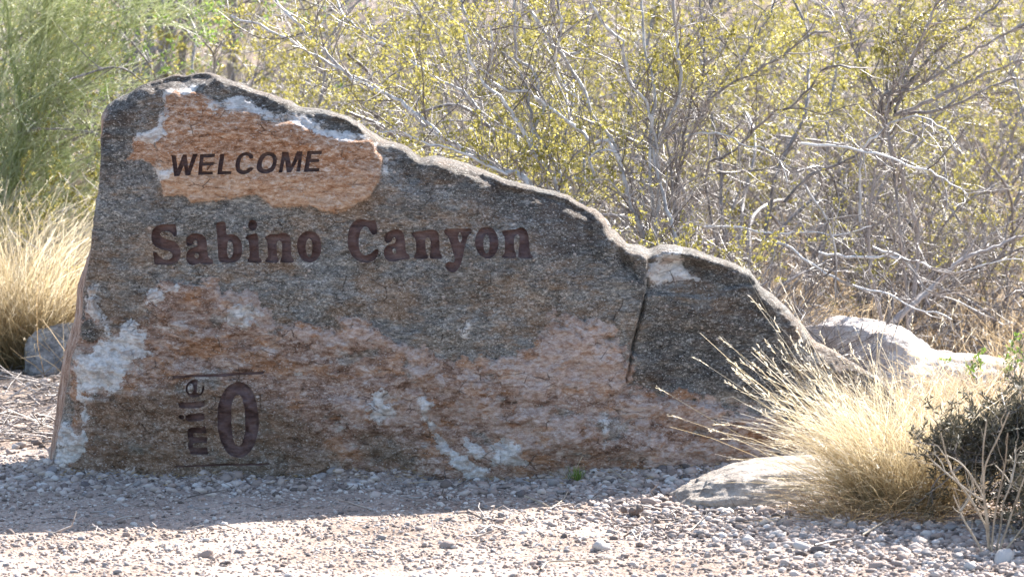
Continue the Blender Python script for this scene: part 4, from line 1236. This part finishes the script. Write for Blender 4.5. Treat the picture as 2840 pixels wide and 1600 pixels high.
free_bush('green_shrub', 'shrub with fresh bright green leaves at top left', 600, 5.8, 1.9, 7, 'bark_grey', 4500, 'fresh', .5, group=None, leaf_len=(.015, .03))
free_bush('green_sprout', 'small bright green leafy plant at the right edge above the pink brush', 2835, .9, .42, 6, 'bark_green', 900, 'fresh', .5, group=None, n1=50, n2=120, leaf_len=(.012, .025), L1=(.05, .12), L2=(.03, .07))

# far brush on the rising slope: three shrubs, copied
far0 = [free_bush('desert_shrub', None, 1420, 9.0, 1.7, 8, 'bark_grey', 7000, 'creosote', .8, None, leaf_len=(.016, .030), n1=160, n2=600),
        free_bush('desert_shrub', None, 1420, 9.0, 1.5, 8, 'bark_grey', 4500, 'creosote', .9, None, leaf_len=(.016, .030), n1=220, n2=800),
        free_bush('desert_shrub', None, 1420, 9.0, 1.2, 9, 'bark_pale', 0, spread=1.0, group=None, n1=300, n2=1000, cat='shrub')]


def copy_tree(o, parent=None):
    c = o.copy(); COL.objects.link(c)
    if parent: c.parent = parent
    for ch in o.children: copy_tree(ch, c)
    return c


spots = []
for Y in np.r_[np.linspace(6.5, 14, 7), np.linspace(16, 42, 7)]:
    wpx = 2840 + 300; nb = int(max(6, 6 + Y * .22))
    for k in range(nb): spots.append(((k + rng.uniform(.1, .9)) / nb * wpx - 150, Y + rng.uniform(-.6, .6) * (1 + Y * .05)))
kinds_ = ['olive leafed desert shrub far up the blurred slope', 'thin leafed desert shrub far up the blurred slope', 'bare twiggy desert shrub far up the blurred slope']
for i, (px, Y) in enumerate(spots):
    k = int(rng.choice(3, p=[.4, .35, .25])) if i > 2 else i
    o = far0[i] if i < 3 else copy_tree(far0[k])
    o.location = groot(px, Y); o.rotation_euler = (0, 0, rng.uniform(0, 6.28)); s = rng.uniform(.8, 1.35); o.scale = (s, s, s)
    tag(o, kinds_[k], 'shrub', ['olive shrubs on the slope', 'thin shrubs on the slope', 'bare shrubs on the slope'][k])

# palo verde at the left: green trunk and thousands of green rods
r0 = groot(30, 5.3)
PVs = [px_stem([(150, 900), (110, 560), (80, 400), (65, 200), (40, 40), (20, -120)], S1, 5.3, 5.3, r0), px_stem([(300, 900), (400, 600), (500, 520), (560, 350), (620, 160), (640, -80)], S1, 5.4, 5.6, r0),
       px_stem([(0, 700), (-150, 400), (-300, 100), (-400, -100)], S1, 5.3, 5.3, r0), px_stem([(200, 800), (250, 500), (330, 250), (420, 60), (480, -80)], S1, 5.3, 5.3, r0),
       px_stem([(250, 850), (420, 700), (640, 560), (820, 380), (950, 200), (1000, -40)], S1, 5.4, 5.6, r0)]
pv = thing('palo_verde_tree', r0, 'palo verde tree with green bark and brushy green rods at left', 'tree')
st = [s - r0 for s in PVs]
for s, rd in zip(st, [.024, .013, .016, .014, .012]):
    m = MB(); tubes(m, s[None], np.linspace(rd, rd * .45, len(s))[None], 8, np.array([.6])); m.build('trunk' if rd > .02 else 'branch', M['bark_green'], pv)
P1, r1 = shoots(st, 460, .25, .85, t0=.12, up=.35, fwd=.5, jitter=1.0, curl=.16, rad=.0032)
m = MB(); tubes(m, P1, r1, 4, rng.random(460))
P2_, r2 = sprout(P1, 4600, .10, .42, 4, .0020, up=.35, jitter=1.0, curl=.18, fwd=.7)
P2_[..., 0] += (P2_[..., 2] - P2_[:, :1, 2]) * .45
tubes(m, P2_, r2, 3, np.clip(rng.normal(.5, .30, 4600), 0, 1))
tag(m.build('rods', M['twig_green'], pv), kind='stuff')

# pale trunks far behind at the top left
r0 = groot(470, 9.0)
mt = thing('mesquite_tree', r0, 'blurred tree with several pale trunks at top left', 'tree')
for x0, x1, rd in [(1030, 1080, .035), (1100, 1240, .05), (1200, 1150, .03), (880, 900, .035), (960, 990, .028), (1290, 1330, .03), (1650, 1680, .03)]:
    s = px_stem([(x0, 700), (x0 * .6 + x1 * .4 + rng.uniform(-15, 15), 450), (x0 * .3 + x1 * .7, 200), (x1, -80), (x1 + 30, -300)], S1, 9.0, 9.0 + rng.uniform(-.5, .5))
    g = s[0].copy(); g[2] = float(gz(g[0], g[1])); s = np.vstack([g, s]) - r0
    m = MB(); tubes(m, s[None], np.linspace(rd, rd * .6, len(s))[None], 8, np.array([.6])); m.build('trunk', M['bark_grey'], mt)
st, _ = random_stems(np.array([0, 0, 1.2]), 1.8, 6, .8)
P1, r1 = shoots(st, 160, .3, .7); P2_, r2 = sprout(P1, 500, .1, .3); C, T = leaf_points(P2_, 5000)
m = MB(); tubes(m, P1, r1 * 2, 4, rng.random(160)); tag(m.build('twigs', M['bark_grey'], mt), kind='stuff')
m = MB(); leaves(m, C, rng.normal(size=C.shape), rng.uniform(.015, .03, 5000), .01, rng.random(5000)); tag(m.build('foliage', M['fresh'], mt), kind='stuff')

# prickly pear behind the left creosote
r0 = groot(165, 5.9)
pp = thing('prickly_pear', r0, 'dark green prickly pear cactus pads half hidden by the left bush', 'cactus')
v, f = I2
for (x, z, s, rz, ry) in [(0, .15, .15, .2, .1), (.04, .42, .14, -.9, .2), (-.09, .68, .12, .9, -.2), (.02, .92, .12, 1.1, .1), (.0, 1.15, .10, -1.2, .15), (.06, 1.32, .085, 1.2, .1)]:
    me = mesh_from('pad', v * np.array([.72, .16, 1.0]) * s, f); me.materials.append(M['cactus'])
    o = link('pad', me, pp, (x, rng.uniform(-.04, .04), z)); o.rotation_euler = (0, ry, rz)

# ------------------------------------------------------------------ grasses
def clump(name, label, root, n, rbase, h, spread, mat='straw', width=.0026, lean=(0, 0), droop=.5, plume=.4, group=None, parent_cat='grass', K=6, seed_n=0, mess=.22):
    t = thing(name, root, label, parent_cat, group)
    az = rng.uniform(0, 2 * math.pi, n); rr = np.sqrt(rng.random(n))
    base = np.stack([np.cos(az) * rr * rbase, np.sin(az) * rr * rbase, np.zeros(n) - .01], -1)
    tl = spread * (rr * .8 + .25 * rng.random(n)) + .05
    az2 = az + rng.normal(0, .8, n)
    d = np.stack([np.cos(az2) * tl + lean[0], np.sin(az2) * tl + lean[1], np.ones(n)], -1) + rng.normal(size=(n, 3)) * mess * np.where(rng.random(n) < .3, 2.0, .7)[:, None]
    d[:, 2] = np.abs(d[:, 2]) + .12; d = unit(d)
    L = h * np.clip(rng.normal(.74, .26, n), .2, 1.2); P = [base]; cur = d
    dr = droop * rng.uniform(.2, 1.0, n)
    for k in range(K - 1):
        hz = unit(cur * np.array([1, 1, 0]) + 1e-6)
        cur = unit(cur + hz * (dr * .16 * (k + .5))[:, None] - np.array([0, 0, 1]) * (dr * .06 * k)[:, None] + rng.normal(size=(n, 3)) * .07)
        P.append(P[-1] + cur * (L / (K - 1))[:, None])
    P = np.stack(P, 1)
    P[..., 2] = np.maximum(P[..., 2], .004)
    m = MB(); wd = width * (.7 + .6 * rng.random(n))[:, None] * np.r_[1.0, np.linspace(1, .35, K - 1)][None]
    tt = np.clip(np.linspace(.12, .85, K)[None] + rng.normal(0, .16, (n, 1)), 0, 1)
    ribbons(m, P, wd, tt)
    tag(m.build('blades', M[mat], t), kind='stuff')
    if seed_n:
        i = rng.choice(n, seed_n); e = P[i, -1]; dd = unit(P[i, -1] - P[i, -2])
        m = MB()
        for q in range(5):
            s = e + dd * (q * .012)[..., None] if False else e + dd * (q * .013)
            D = unit(dd + rng.normal(size=dd.shape) * .35)
            leaves(m, s, D, rng.uniform(.010, .024, len(s)), .0032, np.clip(rng.normal(.95, .08, len(s)), 0, 1))
        Pe = np.stack([e, e + dd * .03, e + dd * .062 + np.array([0, 0, -.006])], 1); ribbons(m, Pe, np.full((len(e), 3), .0014), np.full(len(e), .8))
        tag(m.build('seed_heads', M[mat], t), kind='stuff')
    return t


g = Gp(2515, 1440); g[2] = float(gz(g[0], g[1]))
clump('grass_clump', 'large straw coloured bunch grass in front of the right end of the sign boulder', g, 3600, .18, .52, .40, width=.0020, droop=.75, seed_n=420, lean=(-.05, .05), mess=.27)
g2 = g + np.array([-.08, .10, 0])
clump('grass_clump', 'tall leaning straw stems with feathery tips at the back left of the bunch grass', g2, 120, .12, .76, .25, width=.0024, lean=(-.42, .15), droop=.25, seed_n=110)
g3 = g + np.array([-.10, -.12, 0])
clump('grass_clump', 'low tangled grey thatch of bent blades at the foot of the bunch grass', g3, 900, .26, .26, .9, 'drygrass', .002, droop=1.3, seed_n=60, mess=.6)
g = groot(55, 3.7)
clump('grass_clump', 'tall blond bunch grass left of the sign boulder', g, 5600, .26, .80, .50, width=.0032, droop=.6, seed_n=500)
g = groot(-60, 4.6)
clump('grass_clump', 'pale fluffy bunch grass at the far left edge', g, 2600, .25, .95, .6, width=.0034, droop=.7, seed_n=300)
g = groot(190, 4.9)
clump('grass_clump', 'sun bleached grass tuft between left bush and sign boulder', g, 2000, .22, .85, .6, width=.0034, droop=.8, seed_n=260)
for px, Y, h, lab in [(2560, 1.0, .26, 'short dry grass tuft behind the bunch grass near the low white boulder'), (2760, .6, .45, 'bushy dry grass tuft at the right edge'), (2740, 1.4, .32, 'thin dry grass tuft at the right edge behind the white boulder'),
                      (2130, 3.0, .55, 'wispy dry grass behind the right end of the boulder'), (2800, -.4, .42, 'pinkish dry brush at the right edge above the dark shrub')]:
    clump('grass_clump', lab, groot(px, Y), 900, .16, h, .7, 'drygrass', .003, droop=.7, seed_n=160)

# dry grass and litter between the shrubs: past counting
n = 26000
Yv = 1.0 + 17 * rng.random(n) ** 1.7
X = rng.uniform(-1, 1, n) * (.172 * (Yv + 12) + .4)
k = (fbm(X * 1.2, Yv * 1.2, 0, 77, 3) + rng.normal(0, .10, n) > .43) & ~((X > -2.8) & (X < -1.0) & (Yv < 3.0)) & ~((X > .85) & (X < 2.3) & (Yv < 2.9))
X, Yv = X[k], Yv[k]; n = len(X)
base = np.stack([X, Yv, gz(X, Yv) - .01], -1); d = unit(rng.normal(size=(n, 3)) * np.array([.55, .55, .1]) + np.array([0, 0, 1]))
L = rng.uniform(.15, .62, n) * (1 + .02 * Yv); P = [base]
for q in range(3):
    d = unit(d + rng.normal(size=(n, 3)) * .22 + np.array([0, 0, -.10])); P.append(P[-1] + d * (L / 3)[:, None])
P = np.stack(P, 1); m = MB()
ribbons(m, P, (.0030 + .00025 * Yv)[:, None] * np.array([1, .9, .7, .3])[None], np.clip(np.linspace(.3, .85, 4)[None] + rng.normal(0, .2, (n, 1)), 0, 1))
dg = m.build('dry_grass', M['drygrass']); tag(dg, 'tan dry grass and brush standing between the shrubs', None, None, 'stuff')
n = 5200
X = rng.uniform(-1, 1, n); Yv = .6 + 7 * rng.random(n) ** 1.4; X = X * (.172 * (Yv + 12) + .3)
X[:200] = rng.uniform(-1.6, 1.9, 200); Yv[:200] = rng.uniform(-1.9, -.4, 200)
a_ = rng.uniform(0, 6.28, n); L = rng.uniform(.06, .40, n); L[:200] *= .35
p0 = np.stack([X, Yv, gz(X, Yv) + .006], -1); dv = np.stack([np.cos(a_), np.sin(a_), rng.uniform(-.02, .35, n)], -1)
mid_ = p0 + dv * (L * .5)[:, None] + rng.normal(size=(n, 3)) * .01; end_ = p0 + dv * L[:, None] + rng.normal(size=(n, 3)) * .02
m = MB(); tubes(m, np.stack([p0, mid_, end_], 1), rng.uniform(.0015, .0045, n)[:, None] * np.array([1, .85, .5]), 3, rng.random(n))
tag(m.build('twig_litter', M['bark_twig']), 'grey fallen twigs littering the ground under the shrubs', None, None, 'stuff')

# dark shrub at the right edge with bare forking stalks in front
r0 = groot(3040, -1.85)
st, rd = random_stems(r0, .46, 20, 1.2)
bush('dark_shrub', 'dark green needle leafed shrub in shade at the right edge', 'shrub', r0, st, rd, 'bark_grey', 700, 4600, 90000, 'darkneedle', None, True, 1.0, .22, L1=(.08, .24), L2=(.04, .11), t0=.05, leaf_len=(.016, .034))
r0 = Gp(2745, 1570); r0[2] = float(gz(r0[0], r0[1]))
dsp = thing('dry_stalk_plant', r0, 'bare tan forking stalks in front of the dark shrub', 'plant')
Z5 = (1840, 1037, 2.576)
stk = [[(2335, 1380), (2310, 1100), (2290, 900), (2220, 760), (2130, 640), (2020, 580)], [(2335, 1380), (2320, 1080), (2290, 850), (2300, 650), (2380, 480), (2470, 270)], [(2335, 1390), (2240, 1200), (2150, 1050), (2120, 980), (2070, 860)],
       [(2340, 1390), (2400, 1150), (2430, 900), (2480, 780), (2370, 650)], [(2340, 1390), (2420, 1200), (2520, 900), (2576, 750), (2620, 640)], [(2290, 900), (2230, 870), (2110, 780), (1910, 610)], [(2345, 1390), (2450, 1250), (2576, 1080), (2650, 960)],
       [(2335, 1380), (2370, 1000), (2440, 650), (2460, 420)], [(2120, 980), (2190, 880), (2210, 760)], [(2480, 780), (2510, 640), (2515, 520)], [(2310, 1100), (2200, 900), (2060, 700), (1980, 420)], [(2350, 1390), (2300, 1000), (2280, 600), (2310, 330)]]
for q, s in enumerate(stk):
    p = np.asarray(s, float) / Z5[2] + np.array(Z5[:2]); w = W(p[:, 0], p[:, 1], np.full(len(p), r0[1]) + np.linspace(0, rng.uniform(-.12, .12), len(p)))
    w = catmull(w, .03) - r0; m = MB(); tubes(m, w[None], np.linspace(.0040, .0020, len(w)) * (1 + .12 * rng.normal(size=len(w)))[None], 5, np.array([rng.uniform(.4, .9)])); P1, r1 = shoots([w], 4, .04, .14, t0=.35, up=.4, fwd=.8, jitter=.6, rad=.0014); tubes(m, P1, r1, 4, rng.random(4)); m.build('stalk', M['stalk'], dsp)

# sprig at the boulder foot
g = Gp(1600, 1335); g[2] = float(gz(g[0], g[1]))
t = thing('grass_tuft', g, 'tiny green tuft with two straw blades at the foot of the sign boulder', 'grass')
m = MB(); n = 60
b_ = rng.normal(size=(n, 3)) * np.array([.015, .012, 0]); d = unit(rng.normal(size=(n, 3)) * np.array([.4, .3, .1]) + np.array([.2, 0, 1])); L = rng.uniform(.02, .06, n)
ribbons(m, np.stack([b_, b_ + d * L[:, None] * .6, b_ + d * L[:, None]], 1), np.full((n, 3), .003) * np.array([1, .8, .3]), rng.random(n)); m.build('green_blades', M['fresh'], t)
m = MB(); straws = [[(0, 0, 0), (.05, 0, .03), (.12, -.01, .08)], [(-.01, 0, 0), (-.005, 0, .04), (.02, 0, .09)], [(-.03, 0, 0), (-.05, 0, .03), (-.035, 0, .06)]]
ribbons(m, np.array(straws, float), np.full((3, 3), .004), np.full(3, .8)); m.build('straw_blades', M['straw'], t)
# loose straws and twigs on the gravel
loose = [([(1500, 1590), (1520, 1570), (1560, 1568), (1640, 1564), (1700, 1562)], .004, 'stalk', 'curved bleached stem lying on the sunlit gravel at bottom centre'),
         ([(1455, 1382), (1500, 1400), (1530, 1412), (1560, 1395), (1575, 1372)], .003, 'stalk', 'pale bent straw lying in the shade below the boulder'),
         ([(1690, 1330), (1740, 1345), (1780, 1358)], .003, 'stalk', 'short straw leaning at the foot of the boulder near the crack'),
         ([(2260, 1545), (2320, 1535), (2380, 1532)], .005, 'bark_twig', 'grey twig lying on the lower right gravel'),
         ([(2390, 1525), (2450, 1490), (2520, 1440), (2550, 1400)], .004, 'stalk', 'long dry straw slanting out of the bunch grass base'),
         ([(2230, 1335), (2280, 1330), (2330, 1322)], .004, 'bark_twig', 'reddish twig lying on top of the flat sandy boulder'),
         ([(1130, 1350), (1180, 1345), (1260, 1338)], .003, 'stalk', 'thin straw lying along the boulder foot below the vein')]
for pts_, rd, mat, lab in loose:
    q = np.array([Gp(*p) for p in pts_]); q[:, 2] = gz(q[:, 0], q[:, 1]) + .014
    if 'on top of' in lab:
        q = W(np.array([p[0] for p in pts_]), np.array([p[1] for p in pts_]), -.95); q[:, 2] += .0
    b0 = q[0].copy(); m = MB(); c = catmull(q, .02) - b0; tubes(m, c[None], np.linspace(rd, rd * .5, len(c))[None], 5, np.array([.7]))
    tag(m.build('dry_straw', M[mat], None, True, b0), lab, 'straw')
